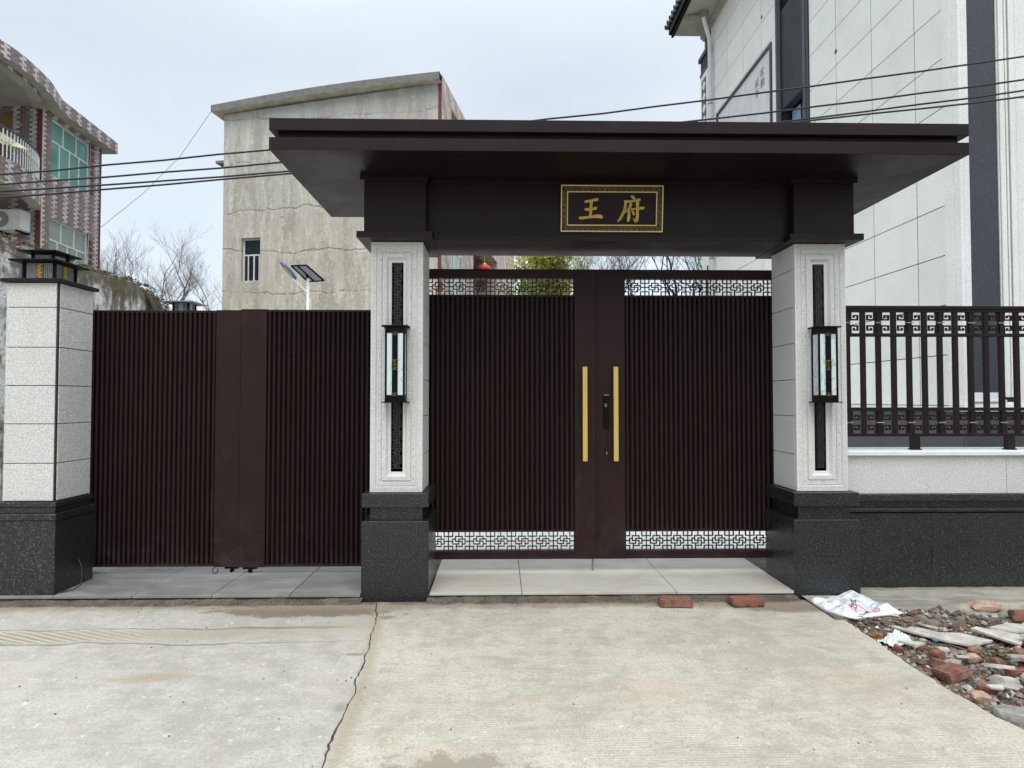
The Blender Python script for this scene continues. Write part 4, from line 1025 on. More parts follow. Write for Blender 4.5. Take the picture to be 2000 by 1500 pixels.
build('corner_trim', MB().box(A[0] - .13, A[0] - .005, 16.375, 16.398, 0, 9.74), 'red_trim', t)
build('far_corner_trim', MB().bar((B[0] + .004, B[1] - .05, 0), (B[0] + .004, B[1] - .05, 9.4), .10, .012, (1, 0, 0)), 'red_trim', t)
window_in(t, P3s, *h1, .06, [(.38 + 1.84 / 3, 8.72, 9.32), (.38 + 3.68 / 3, 8.72, 9.32), (.38 + .46, 7.72, 8.72), (.38 + .92, 7.72, 8.72), (.38 + 1.38, 7.72, 8.72)], [8.72], 'glass_teal')
window_in(t, P3s, *h2, .06, [(.36 + 1.84 / 3, 5.95, 6.55), (.36 + 3.68 / 3, 5.95, 6.55), (.36 + .46, 5.55, 5.95), (.36 + .92, 5.55, 5.95), (.36 + 1.38, 5.55, 5.95)], [5.95], 'glass_pale')
for h in (h1, h2):
    q = MB()
    zz = h[2] + .1
    while zz < h[3] - .1:
        i = len(q.v); p_ = P3s(h[1] + .008, zz, .004); r_ = P3s(h[1] + .16, zz, .004)
        q.bar((*P3s(h[1] + .08, zz, -.006)[:2], zz), (*P3s(h[1] + .08, zz, -.006)[:2], zz + .13), .15, .012, (1, 0, 0)); zz += .2
    build('tile_quoin', q, 'red_trim', t)
doorw = build('door', MB().box(-14.28, -13.22, 16.55, 16.60, 7.2, 9.35), 'tan', t)
fas = [(-12.40, 19.60), (-12.13, 16.76), (-11.97, 16.36), (-11.74, 15.80), (-11.60, 15.18), (-11.50, 14.5), (-11.52, 13.95), (-11.6, 13.3), (-11.8, 12.75), (-12.5, 12.3), (-14, 12.0), (-21.5, 12.0)]
def smooth_path(p, n=5):
    out = []
    for k in range(len(p) - 1):
        a, b, c, d = [Vector(p[max(0, min(len(p) - 1, k + j))]) for j in (-1, 0, 1, 2)]
        for i in range(n):
            s_ = i / n; out.append(tuple(.5 * ((2 * b) + (c - a) * s_ + (2 * a - 5 * b + 4 * c - d) * s_ ** 2 + (3 * b - a - 3 * c + d) * s_ ** 3)))
    out.append(tuple(p[-1])); return out
def band(mb, path, z0, z1, out_=True):
    u = 0
    for a, b in zip(path, path[1:]):
        l = math.hypot(b[0] - a[0], b[1] - a[1]); mb.quad((*b, z0), (*a, z0), (*a, z1), (*b, z1), [(u + l, z0), (u, z0), (u, z1), (u + l, z1)]); u += l
    return mb
fs = [fas[0]] + smooth_path(fas[1:], 5)
mb = band(MB(), fs, 9.45, 9.80); mb.quad((-21.5, 19.9, 9.45), (*fs[0], 9.45), (*fs[0], 9.8), (-21.5, 19.9, 9.8), [(0, 9.45), (8, 9.45), (8, 9.8), (0, 9.8)])
build('roof_fascia', mb, 'brick_house', t)
def offs0(p, d): return [(x - d * .9, y - d * .1) for x, y in p]
build('roof_slab', MB().prism(offs0(fs, .02) + [(-21.5, 19.88)], 9.452, 9.79), 'soffit', t)
ring_ = smooth_path([(-12.40, 16.4), (-12.17, 16.08), (-11.97, 15.70), (-11.82, 15.25), (-11.72, 14.8), (-11.70, 14.3), (-11.78, 13.8), (-12.0, 13.3), (-12.5, 12.8), (-13.2, 12.5), (-14, 12.4), (-21.5, 12.4)], 4)
def offs(path, d):
    o_ = []
    for k, p in enumerate(path):
        a, b = path[max(0, k - 1)], path[min(len(path) - 1, k + 1)]; v = Vector((b[0] - a[0], b[1] - a[1])).normalized(); o_.append((p[0] + v.y * d, p[1] - v.x * d))
    return o_
inner = offs(ring_, .26)
def ringbeam(name, z0, z1, th_path_in):
    mb = band(MB(), ring_, z0 + .001, z1); build(name + '_face', mb, 'brick_house', t)
    m2 = MB()
    for k in range(len(ring_) - 1):
        a, b, c, d = ring_[k], ring_[k + 1], inner[k + 1], inner[k]
        m2.quad((*a, z0), (*b, z0), (*c, z0), (*d, z0)); m2.quad((*d, z0), (*c, z0), (*c, z1), (*d, z1))
    return m2
build('balcony_beam', ringbeam('balcony_beam', 9.36, 9.68, inner), 'soffit', t)
build('balcony_slab', MB().prism(inner + [(-21.5, 16.39), (-12.66, 16.39)], 6.9, 7.02), 'soffit', t)
build('balcony_edge', ringbeam('balcony_edge', 6.6, 7.22, inner), 'soffit', t)
rail = build('balcony_rail', MB().tube([(*p, 7.95) for p in offs(ring_, .06)], .028, 6), 'rooftile', t)
bal = MB(); pp = offs(ring_, .06); acc = 0
for a, b in zip(pp, pp[1:]):
    l = math.hypot(b[0] - a[0], b[1] - a[1]); k = 0
    if a[0] < -15: break
    while acc < l:
        q = acc / l; x, y = a[0] + (b[0] - a[0]) * q, a[1] + (b[1] - a[1]) * q; bal.tube([(x, y, 7.22), (x, y, 7.95)], .014, 5); acc += .115
    acc -= l
build('rail_bars', bal, 'white_paint', rail); build('gold_knobs', MB().add(*(lambda m_: [m_])((lambda: (lambda mm: [mm.lathe([(.0, -.03), (.026, 0), (0, .03)], (x_, y_, 7.62), 6) for (x_, y_) in pp[4:40]] and mm)(MB()))())), 'gold', rail)
ac = thing('air_conditioner', 'white outdoor air conditioner under the round balcony of the brick house', 'air conditioner', (-12.95, 16.2, 5.93))
build('case', MB().box(-13.36, -12.58, 15.95, 16.30, 5.96, 6.50), 'white_paint', ac, bevel=.02)
build('fan_grille', MB().tube([(-13.10, 15.945, 6.23), (-13.10, 15.93, 6.23)], .21, 20), 'grey_paint', ac); build('fan_hub', MB().tube([(-13.10, 15.935, 6.23), (-13.10, 15.925, 6.23)], .055, 12), 'white_paint', ac)
build('bracket', MB().bar((-13.2, 15.95, 5.94), (-13.2, 16.39, 5.94), .04, .04).bar((-12.7, 15.95, 5.94), (-12.7, 16.39, 5.94), .04, .04), 'black', ac)
aw = build('awning', MB().quad((-13.3, 14.6, 8.62), (-12.1, 14.8, 7.98), (-11.52, 14.8, 7.60), (-12.1, 14.3, 7.62)).quad((-13.3, 14.6, 8.62), (-12.1, 14.3, 7.62), (-13.3, 14.2, 7.75), (-13.8, 14.4, 8.4)).quad((-13.3, 14.6, 8.61), (-12.1, 14.3, 7.61), (-11.52, 14.8, 7.59), (-12.1, 14.8, 7.97)), 'awning')
tag(aw, 'pale yellow sheet stretched over the upper balcony railing of the brick house', 'awning'); origin(aw, (-12.8, 14.7, 7.55))
bx_ = build('bell_lamp', MB().tube([(-12.75, 15.3, 9.30), (-12.75, 15.3, 9.45)], .02, 6).lathe([(0, 0), (.09, 0), (.07, .05), (0, .06)], (-12.75, 15.3, 9.26), 10), 'grey_paint', t)

# ------------------------------------------------------------------ concrete house in the middle distance
a_ = R(10.5); C0 = (-2.0, 20.03, 0)
t = thing('concrete_house', 'bare cement rendered house with one small window and pink tiled side', 'house', C0, -a_)
mb = MB(); win = (.72, 1.45, 5.66, 7.20)
_, P3f = holed(mb, (-8.0, 0), (0, 0), -.2, 11.62, [win], .22, 0, inward=(0, 1))
mb.quad((-8.0, 0, 11.62), (0, 0, 11.62), (0, 0, 12.13), (-8.0, 0, 11.66)); mb.quad((-8.0, 9, -.2), (-8.0, 0, -.2), (-8.0, 0, 11.66), (-8.0, 9, 11.9))
build('front_wall', mb, 'plaster', t, local=True)
wo_ = window_in(t, P3f, *win, .14, [(1.13, 5.66, 6.62)], [6.62], 'glass_dark', 'alu', .05, local=True)
build('security_bar', MB().box(-8 + .90, -8 + .93, .13, .16, 5.7, 6.6).box(-8 + 1.32, -8 + 1.35, .13, .16, 5.7, 6.6), 'white_paint', wo_, local=True)
sl = MB(); n = 16
for k in range(n):
    xa, xb = -8.32 + 8.34 * k / n, -8.32 + 8.34 * (k + 1) / n
    def zb_(x): q = (x + 8.32) / 8.34; return 11.66 + .46 * q + .10 * math.sin(q * math.pi)
    y0_, y1_ = -.30, 9.2; th = .235
    for y_, fl in ((y0_, 0), (y1_, 1)):
        q = [(xa, y_, zb_(xa)), (xb, y_, zb_(xb)), (xb, y_, zb_(xb) + th), (xa, y_, zb_(xa) + th)]
        sl.quad(*(q if not fl else q[::-1]))
    sl.quad((xa, y0_, zb_(xa) + th), (xb, y0_, zb_(xb) + th), (xb, y1_, zb_(xb) + th), (xa, y1_, zb_(xa) + th))
sl.quad((-8.32, y1_, zb_(-8.32)), (-8.32, y0_, zb_(-8.32)), (-8.32, y0_, zb_(-8.32) + th), (-8.32, y1_, zb_(-8.32) + th))
build('roof_slab', sl, 'concrete_dark', t, local=True)
sf = MB()
for k in range(n):
    xa, xb = -8.32 + 8.34 * k / n, -8.32 + 8.34 * (k + 1) / n; sf.quad((xa, 9.2, zb_(xa)), (xb, 9.2, zb_(xb)), (xb, -.30, zb_(xb)), (xa, -.30, zb_(xa)))
build('roof_soffit', sf, 'soffit_light', t, local=True)
build('window_hood', MB().prism([(-8.5, .25), (-8.0, .25), (-8.0, 2.3), (-8.5, 2.3)], 10.05, 10.14), 'concrete_dark', t, local=True)
build('red_corner', MB().box(-.10, .012, -.012, -.001, -.2, 12.10), 'red_trim', t, local=True)
mb = MB(); SH = [(1.16, 3.1, 5.3, 7.7), (4.7, 9.9, 4.6, 8.3), (1.25, 6.2, 9.6, 11.85), (10.8, 12.6, 5.3, 7.2)]
_, P3b = holed(mb, (.02, 0), (.02, 15.1), -.2, 12.42, SH, .5, 0, inward=(-1, 0))
mb.quad((.02, 15.1, -.2), (-9, 15.1, -.2), (-9, 15.1, 12.4), (.02, 15.1, 12.4), [(0, 0), (9, 0), (9, 12), (0, 12)])
build('side_wall', mb, 'brick_far', t, local=True)
window_in(t, P3b, 1.16, 3.1, 5.3, 7.7, .06, [(1.8, 5.3, 7.7), (2.45, 5.3, 7.7)], [6.9], 'glass_pale', 'alu', .09, local=True)
window_in(t, P3b, 10.8, 12.6, 5.3, 7.2, .06, [(11.7, 5.3, 7.2)], [], 'glass_pale', 'alu', .09, local=True)
rc = MB().quad((-1.6, 4.7, 4.6), (-1.6, 9.9, 4.6), (-1.6, 9.9, 8.3), (-1.6, 4.7, 8.3), [(0, 0), (5.2, 0), (5.2, 3.7), (0, 3.7)]).quad((-.48, 9.9, 4.6), (-.48, 9.9, 8.3), (-1.6, 9.9, 8.3), (-1.6, 9.9, 4.6)).quad((-.48, 4.7, 8.3), (-1.6, 4.7, 8.3), (-1.6, 9.9, 8.3), (-.48, 9.9, 8.3))
build('porch_wall', rc, 'brick_house', t, local=True)
build('loggia_back', MB().box(-1.2, -.49, 1.25, 6.2, 9.6, 9.7).box(-1.3, -1.2, 1.25, 6.2, 9.6, 11.9), 'brownrock', t, local=True)
LX, LY, LZ = -.71, 25.9, 7.13
ln = thing('paper_lantern', 'round red lantern with gold cap hanging in the tiled porch', 'lantern', (LX, LY, LZ - .2))
prof = [(.06, -.20)] + [(.30 * math.cos(q) * (1 if i % 2 else .97), .20 * math.sin(q)) for i, q in enumerate([R(-70 + 10 * k) for k in range(15)])] + [(.06, .2)]
build('lantern_body', MB().lathe(prof, (LX, LY, LZ), 20), 'lantern', ln, smooth=True); build('gold_cap', MB().lathe([(0, .27), (.08, .25), (.10, .19), (0, .19)], (LX, LY, LZ), 12), 'gold', ln)
build('lantern_cord', MB().tube([(LX, LY, LZ + .26), (LX, LY, 8.29)], .012, 5), 'gold', ln)

# ------------------------------------------------------------------ old wall running back behind the left post
path = [(-4.78, 4.95), (-4.78, 5.6), (-4.80, 6.2), (-4.88, 7.0), (-5.02, 7.8), (-5.28, 8.8), (-5.58, 9.9), (-5.80, 10.7), (-5.95, 11.4)]
hts = [3.02, 3.08, 3.05, 3.05, 3.10, 3.20, 3.18, 3.02, 2.8]
def topz(q): 
    k = min(len(hts) - 2, int(q)); f = q - k; return hts[k] + (hts[k + 1] - hts[k]) * f
mb = MB(); N = 150; rows = 18; th = .30
def pw(q): k = min(len(path) - 2, int(q)); f = q - k; a, b = path[k], path[k + 1]; return Vector((a[0] + (b[0] - a[0]) * f, a[1] + (b[1] - a[1]) * f))
for i in range(N + 1):
    q = (len(path) - 1) * i / N; p = pw(q); zt = topz(q) + .05 * fr(i * .11, 2) + .06 * fr(i * .45, 7) + .03 * fr(i * 1.3, 5)
    for j in range(rows + 1):
        z = -.1 + (zt + .1) * j / rows; x = p.x + .012 * fr(p.y * 3, z * 3) + .018 * fr(p.y * 9, z * 9) + (-.03 if j == rows else 0)
        mb.v.append((x, p.y, z))
    mb.v.append((p.x - th, p.y, zt - .03)); mb.v.append((p.x - th, p.y, -.1))
S_ = rows + 3
for i in range(N):
    for j in range(rows + 2): a = i * S_ + j; mb.f.append((a, a + S_, a + S_ + 1, a + 1))
mb.f.append(tuple(reversed(range(S_)))); mb.f.append(tuple(N * S_ + k for k in range(S_)))
ow = thing('old_wall', 'old whitewashed wall, stained and mossy on top, running back behind the left post', 'wall', (-5.1, 8, -.1))
build('masonry', mb, 'oldwall', ow)
ms = MB()
for k in range(900):
    q = rnd.uniform(.4, len(path) - 1.01); p = pw(q); z = topz(q) + .02; r = rnd.uniform(.015, .05)
    c = Vector((p.x - rnd.uniform(-.05, th), p.y, z + rnd.uniform(-.10, .03) if rnd.random() < .5 else z)); 
    pts = [c + Vector((rnd.uniform(-1, 1), rnd.uniform(-1, 1), rnd.uniform(-.3, .7))) * r for _ in range(4)]
    i = len(ms.v); ms.v += [tuple(v) for v in pts]; ms.f += [(i, i + 1, i + 2), (i, i + 2, i + 3), (i, i + 3, i + 1), (i + 1, i + 3, i + 2)]
o = build('moss', ms, 'moss', ow); o['kind'] = 'stuff'
ps = MB()
for k in range(9):
    y = 9.25 + k * .06; z = 3.17 - .02 * k
    ps.quad((-5.36 - k * .02, y, z + .05 * fr(k)), (-5.38 - k * .02, y + .06, z - .01 + .05 * fr(k + 1)), (-5.25 - k * .02 + .05 * fr(k + 1, 3), y + .05, 2.68 + .05 * fr(k + 5)), (-5.25 - k * .02 + .05 * fr(k, 3), y, 2.68 + .06 * fr(k + 9)))
o = build('plastic_sheet', ps, 'blackplastic'); tag(o, 'torn black plastic sheet draped over the mossy wall top', 'plastic sheet'); origin(o, (-5.35, 9.5, 2.68))
pb = MB(); pb.quad((-5.33, 9.24, 3.25), (-5.34, 9.38, 3.22), (-5.28, 9.37, 3.14), (-5.27, 9.25, 3.15)); pb
o = build('plastic_scrap', pb, 'blueplastic'); tag(o, 'small blue plastic scrap on the mossy wall top by the black sheet', 'plastic scrap'); origin(o, (-5.3, 9.4, 3.12))

# ------------------------------------------------------------------ overhead cables
def cable(pts, r, label, n=40, grp='overhead cables crossing behind the canopy'):
    # pts on the photo line, fitted with a parabola z(x)
    xs_ = [p[0] for p in pts]; zs_ = [p[2] for p in pts]; y = pts[0][1]
    import itertools
    m_ = [sum(x ** k for x in xs_) for k in range(5)]; b_ = [sum(z * x ** k for x, z in zip(xs_, zs_)) for k in range(3)]
    Mx = Matrix(((m_[0], m_[1], m_[2]), (m_[1], m_[2], m_[3]), (m_[2], m_[3], m_[4]))); c = Mx.inverted() @ Vector(b_)
    P_ = [(x, y + .0 * x, c[0] + c[1] * x + c[2] * x * x + .012 * fr(x * 1.7, zs_[0] * 9)) for x in [-11 + 23 * k / n for k in range(n + 1)]]
    o = build('overhead_cable', MB().tube(P_, r, 6), 'cable', smooth=True); tag(o, label, 'cable', grp); return origin(o, P_[0])
cable([(-5.189, 6.30, 3.833), (-2.4, 6.3, 4.112), (.605, 6.3, 4.48), (2.845, 6.3, 4.776), (5.626, 6.3, 5.193)], .0095, 'topmost of the four black overhead cables')
cable([(-5.187, 6.33, 3.748), (-2.292, 6.3, 3.978), (2.184, 6.3, 4.494), (3.615, 6.3, 4.684), (5.62, 6.3, 4.942)], .0095, 'second from the top of the four black overhead cables')
cable([(-5.186, 6.36, 3.678), (-2.239, 6.3, 3.913), (2.952, 6.3, 4.474), (4.278, 6.3, 4.651), (5.618, 6.3, 4.847)], .0095, 'third from the top of the four black overhead cables')
cable([(-5.184, 6.30, 3.598), (-2.185, 6.3, 3.854), (3.171, 6.3, 4.47), (4.5, 6.3, 4.615), (5.616, 6.3, 4.747)], .0095, 'lowest of the four black overhead cables')
for k, (pts, lb, r_) in enumerate((([(-12.50, 18.9, 6.82), (-11.6, 19.6, 8.15), (-10.8, 20.3, 9.65), (-10.05, 20.9, 11.5)], 'thin wire rising from the brick house to the concrete house roof', .007),
                              ([(-6.2, 5.3, 3.75), (-4.95, 5.5, 3.20), (-4.45, 5.6, 2.88), (-4.30, 5.6, 2.70)], 'thin black wire slanting down over the old wall, upper one left of the post lamp', .005),
                              ([(-6.2, 5.3, 3.64), (-4.95, 5.5, 3.12), (-4.45, 5.6, 2.82), (-4.05, 5.62, 2.74)], 'thin black wire slanting down over the old wall, lower one left of the post lamp', .005),
                              ([(-4.05, 5.62, 2.74), (-3.922, 5.62, 2.728), (-3.7, 6.2, 2.70), (-4.9, 9.2, 3.05)], 'thin wire running back from the post lamp along the mossy wall', .004),
                              ([(-4.62, 5.0, 2.85), (-4.35, 4.95, 2.55), (-4.02, 4.9, 2.44)], 'black wire dropping to the back of the left post cap', .005))):
    o = build('thin_wire', MB().tube(smooth_path([(p[0], p[1]) for p in pts], 1) and [tuple(p) for p in pts], r_, 5), 'cable'); tag(o, lb, 'wire'); origin(o, pts[0])

# ------------------------------------------------------------------ solar street lamp
t = thing('street_lamp', 'white solar street lamp with blue lamp head in front of the concrete house', 'street lamp', (-4.46, 14, -.14))
build('pole', MB().tube([(-4.46, 14, -.14), (-4.46, 14, 4.30)], .036, 12), 'white_paint', t, smooth=True)
build('arm', MB().tube([(-4.47, 14, 3.98), (-4.80, 13.95, 4.29)], .022, 8), 'white_paint', t)
build('brace', MB().tube([(-4.47, 14, 3.80), (-4.68, 13.97, 4.16)], .009, 6), 'grey_paint', t)
hd = MB(); n = 20
c0, c1 = Vector((-5.08, 13.92, 4.66)), Vector((-4.72, 13.95, 4.27)); ax = (c1 - c0); up = Vector((.50, .42, .75)).normalized(); sd = ax.normalized().cross(up).normalized()
def head(off, sc_, h): return [c0 + ax * .5 + ax * (.5 * math.cos(q) * sc_) + sd * (.115 * math.sin(q) * sc_ * (1 - .18 * math.cos(q))) + up * (off + h) for q in [2 * math.pi * k / n for k in range(n)]]
rings = [head(0, 1, 0), head(.03, 1, 0), head(.05, .8, 0)]
for a, b in zip(rings, rings[1:]):
    for k in range(n): hd.quad(tuple(a[k]), tuple(a[(k + 1) % n]), tuple(b[(k + 1) % n]), tuple(b[k]))
hd.v += [tuple(v) for v in rings[-1]]; hd.f.append(tuple(range(len(hd.v) - n, len(hd.v))))
build('lamp_shell', hd, 'bluecap', t)
ld = MB(); ld.v += [tuple(v) for v in head(-.004, .99, 0)]; ld.f.append(tuple(range(n))); build('lamp_rim', ld, 'chalk_edge', t)
ld = MB(); ld.v += [tuple(v) for v in head(-.010, .62, 0)]; ld.f.append(tuple(range(n))); build('lamp_lens', ld, 'opal', t)
pm = [Vector(v) for v in ((-4.76, 13.75, 4.545), (-4.42, 13.75, 4.56), (-4.15, 14.2, 4.30), (-4.52, 14.2, 4.27))]
nn = (pm[1] - pm[0]).cross(pm[3] - pm[0]).normalized() * .03
def slab4(P_, nn): 
    m_ = MB(); i = 0; m_.v += [tuple(v) for v in P_] + [tuple(v + nn) for v in P_]; m_.f += [(3, 2, 1, 0), (4, 5, 6, 7)] + [(k, (k + 1) % 4, 4 + (k + 1) % 4, 4 + k) for k in range(4)]; return m_
nn = nn if nn.z > 0 else -nn
build('solar_panel', slab4(pm, nn), 'solar', t)
fr_ = MB()
for k in range(4): fr_.bar(tuple(pm[k]), tuple(pm[(k + 1) % 4]), .03, .03)
fr_.bar(tuple((pm[0] * .6 + pm[1] * .4) - nn * .3), tuple((pm[3] * .6 + pm[2] * .4) - nn * .3), .03, .02).bar((-4.46, 14, 4.28), (-4.50, 13.98, 4.42), .04, .03)
build('panel_frame', fr_, 'black', t)
build('lamp_cable', MB().tube([(-4.42, 13.98, 3.86), (-4.385, 13.97, 3.75), (-4.38, 13.97, 3.6), (-4.42, 13.98, 3.45)], .009, 6), 'white_paint', t)

# ------------------------------------------------------------------ trees
def tree(name, label, cat, base, h, seed, trunk_h, levels=6, r0=.09, spread=.55, bark='bark', leaves=None, nleaf=0, leaf=.07, lean=(0, 0), up=.12, group=None, split=3, shrink=.74):
    rg = random.Random(seed); t = thing(name, label, cat, base, 0, group); wood, tr = MB(), MB(); tips = []
    b = Vector(base)
    def grow(p, d, l, r, lv):
        n = 4 if lv < 2 else 3; pts = [p]; q = p.copy(); dd = d.copy()
        for k in range(n):
            dd = (dd + Vector((rg.gauss(0, .13), rg.gauss(0, .13), rg.gauss(0, .08) + up * .35))).normalized(); q = q + dd * (l / n); pts.append(q.copy())
        wood.tube(pts, [r * (1 - .38 * k / n) for k in range(n + 1)], 6 if lv < 2 else (4 if lv < 4 else 3), cap=False)
        if lv >= levels - 2: tips.extend(pts[1:])
        if lv >= levels: return
        for k in range(rg.choice((split - 1, split)) if lv > 0 else split + 1):
            f = rg.uniform(.45, 1) if k else 1.0; i = min(n, max(1, int(f * n))); st = pts[i]
            az = rg.uniform(0, 2 * math.pi); s_ = spread * rg.uniform(.6, 1.25)
            nd = (dd + Vector((math.cos(az) * s_, math.sin(az) * s_, rg.uniform(-.1, .35) + up))).normalized()
            grow(st, nd, l * shrink * rg.uniform(.8, 1.15), r * .60, lv + 1)
    top = b + Vector((lean[0], lean[1], trunk_h)); tr.tube([b, b + (top - b) * .5 + Vector((.05, .03, 0)), top], [r0 * 1.4, r0 * 1.1, r0], 8)
    grow(top, Vector((lean[0] * .2, lean[1] * .2, 1)).normalized(), (h - trunk_h) * .34, r0 * .9, 0)
    build('trunk', tr, bark, t, smooth=True); build('crown' if not leaves else 'branches', wood, bark, t, smooth=False)
    if leaves:
        lm = MB()
        for k in range(nleaf):
            c = rg.choice(tips) + Vector((rg.gauss(0, 1), rg.gauss(0, 1), rg.gauss(0, 1))) * leaf * 2.4
            a = Vector((rg.gauss(0, 1), rg.gauss(0, 1), rg.gauss(0, 1))).normalized() * leaf * rg.uniform(.5, 1); e = a.orthogonal().normalized() * leaf * .42
            lm.quad(tuple(c - a), tuple(c + e), tuple(c + a), tuple(c - e))
        build('crown', lm, leaves, t)
    return t
G1 = 'bare trees beyond the old wall'
tree('bare_tree', 'bare grey tree tallest of the group, right beside the brick house corner', 'tree', (-15.2, 23.5, -.14), 8.6, 11, 3.6, 8, .07, .62, group=G1)
tree('bare_tree', 'bare grey tree in the middle of the group between the two houses', 'tree', (-13.6, 24.0, -.14), 8.5, 5, 3.2, 8, .065, .70, group=G1)
tree('bare_tree', 'bare grey tree behind the small far post lamp', 'tree', (-12.4, 23.0, -.14), 8.1, 23, 3.0, 8, .06, .75, group=G1)
tree('bare_tree', 'low bare grey tree nearest to the concrete house', 'tree', (-11.3, 23.5, -.14), 6.9, 31, 2.8, 8, .05, .85, group=G1)
tree('leafy_tree', 'dense yellow green tree seen above the left gate leaf', 'tree', (1.35, 22, -.14), 7.9, 3, 2.6, 6, .10, .50, 'bark_dark', 'leaf', 14000, .085)
tree('leafy_tree', 'sparse yellow green young tree right of the dense one above the gate', 'tree', (3.0, 24, -.14), 8.0, 8, 2.0, 7, .055, .62, 'bark', 'leaf', 2600, .065)
tree('leafy_tree', 'darker green bush low behind the left gate lattice', 'tree', (.9, 19.5, -.14), 5.9, 13, 1.2, 5, .10, .8, 'bark_dark', 'leaf_dark', 5000, .075)
tree('bare_tree', 'thin bare tree with fine twigs above the middle of the gate', 'tree', (4.4, 22, -.14), 8.0, 41, 2.4, 8, .07, .74, 'bark_dark')
tree('bare_tree', 'bare tree with thick dark limbs beside the white house corner', 'tree', (5.3, 17.6, -.14), 7.6, 52, 1.9, 8, .10, .80, 'bark_dark', 'leaf_dry', 40, .06)
tree('bare_tree', 'bare twiggy tree low behind the right gate lattice', 'tree', (3.3, 19.0, -.14), 7.2, 61, 1.9, 8, .06, .85, 'bark_dark')

# ------------------------------------------------------------------ small things on the ground
def rough_box(sx, sy, sz, seed, cut=.12, sub=2, jit=.03):
    bm = bmesh.new(); bmesh.ops.create_cube(bm, size=1)
    rg = random.Random(seed)
    for v in bm.verts: v.co = Vector((v.co.x * sx * (1 + rg.uniform(-cut, cut)), v.co.y * sy * (1 + rg.uniform(-cut, cut)), v.co.z * sz * (1 + rg.uniform(-cut, cut))))
    bmesh.ops.bevel(bm, geom=list(bm.edges), offset=min(sx, sy, sz) * .14, segments=2, affect='EDGES')
    bmesh.ops.subdivide_edges(bm, edges=list(bm.edges), cuts=2, use_grid_fill=True)
    m_ = min(sx, sy, sz)
    k1, k2 = 1.1 / m_, 3.2 / m_
    for v in bm.verts:
        c = v.co.copy(); v.co += Vector((fr(c.x * k1 + seed, c.y * k1, c.z * k1), fr(c.y * k1, c.z * k1 + seed, c.x * k1), fr(c.z * k1, c.x * k1 + seed, c.y * k1))) * m_ * jit * 4 + Vector((fr(c.x * k2, c.y * k2 + seed, c.z * k2), fr(c.y * k2 + 9, c.z * k2, seed), fr(c.z * k2 + 5, c.x * k2, seed))) * m_ * jit * 1.6
    mb = MB(); bm.verts.index_update(); mb.v = [tuple(v.co) for v in bm.verts]; mb.f = [tuple(v.index for v in f.verts) for f in bm.faces]; bm.free(); return mb
def rough_rock(sx, sy, sz, seed, sub=2):
    bm = bmesh.new(); bmesh.ops.create_icosphere(bm, subdivisions=sub, radius=.5); 
    for v in bm.verts:
        d = v.co.normalized(); k = 1 + .35 * fr(d.x * 1.6 + seed * 3.1, d.y * 1.6, d.z * 1.6) + .12 * fr(d.x * 5, d.y * 5 + seed, d.z * 5)
        v.co = Vector((d.x * sx, d.y * sy, d.z * sz)) * .5 * k
        for ax_, lim in ((0, .40), (1, .40), (2, .36)):
            s_ = (sx, sy, sz)[ax_]
            v.co[ax_] = max(-s_ * lim, min(s_ * lim, v.co[ax_]))
    bm.verts.index_update(); mb = MB(); mb.v = [tuple(v.co) for v in bm.verts]; mb.f = [tuple(v.index for v in f.verts) for f in bm.faces]; bm.free(); return mb
def place(name, mb, mat, loc, rz, label, cat, tilt=(0, 0), group=None):
    me_ = mb.mesh(name, M[mat]); o = bpy.data.objects.new(name, me_); COL.objects.link(o); o.location = loc; o.rotation_euler = (tilt[0], tilt[1], rz); ROOT[o.name] = tuple(loc)
    return tag(o, label, cat, group)
place('brick', rough_box(.235, .115, .053, 3, .03, 2, .03), 'clay', (1.268, 4.42, .029), R(-3), 'pale chipped red brick lying at the step, left of the two', 'brick')
place('brick', rough_box(.235, .115, .053, 8, .03, 2, .02), 'burnt', (1.790, 4.42, .029), R(3), 'red brick with dark scorched ends lying at the step, right of the two', 'brick')
def slabpoly(poly, th, seed):
    cx = sum(p[0] for p in poly) / len(poly); cy = sum(p[1] for p in poly) / len(poly)
    pp_ = jag(list(poly) + [poly[0]], .02, .004, seed)[:-1]
    return MB().prism([(x - cx, y - cy) for x, y in pp_], 0, th), cx, cy
def area(poly): return sum(a[0] * b[1] - b[0] * a[1] for a, b in zip(poly, poly[1:] + poly[:1]))
TILES = [
 ([(2.62, 4.08), (2.75, 4.09), (2.87, 3.94), (2.99, 3.93), (3.10, 3.79), (2.90, 3.71), (2.80, 3.79)], .012, -.03, (R(-2), 0), 'large broken cream tile lying beside the sack end'),
 ([(3.07, 3.93), (3.12, 3.94), (3.31, 3.77), (3.17, 3.67)], .013, .0, (R(3), R(-4)), 'narrow broken white tile strip leaning out from under other tiles'),
 ([(3.17, 3.90), (3.38, 4.02), (3.47, 4.0), (3.56, 3.87), (3.42, 3.77), (3.22, 3.86)], .013, .006, (R(-5), R(2)), 'flat broken tile with pointed corner, middle of the tile heap'),
 ([(3.47, 4.0), (3.60, 4.05), (3.95, 4.02), (3.90, 3.60), (3.62, 3.80), (3.60, 3.92)], .013, -.012, (R(2), R(3)), 'widest broken cream tile at the right edge of the rubble'),
 ([(3.20, 3.71), (3.37, 3.76), (3.43, 3.49)], .012, .022, (R(4), R(6)), 'white triangular tile shard lying on top of the heap'),
 ([(3.29, 3.54), (3.62, 3.56), (3.66, 3.25), (3.50, 3.22)], .013, -.02, (R(-3), R(4)), 'broken pale tile at the lower right of the heap'),
]
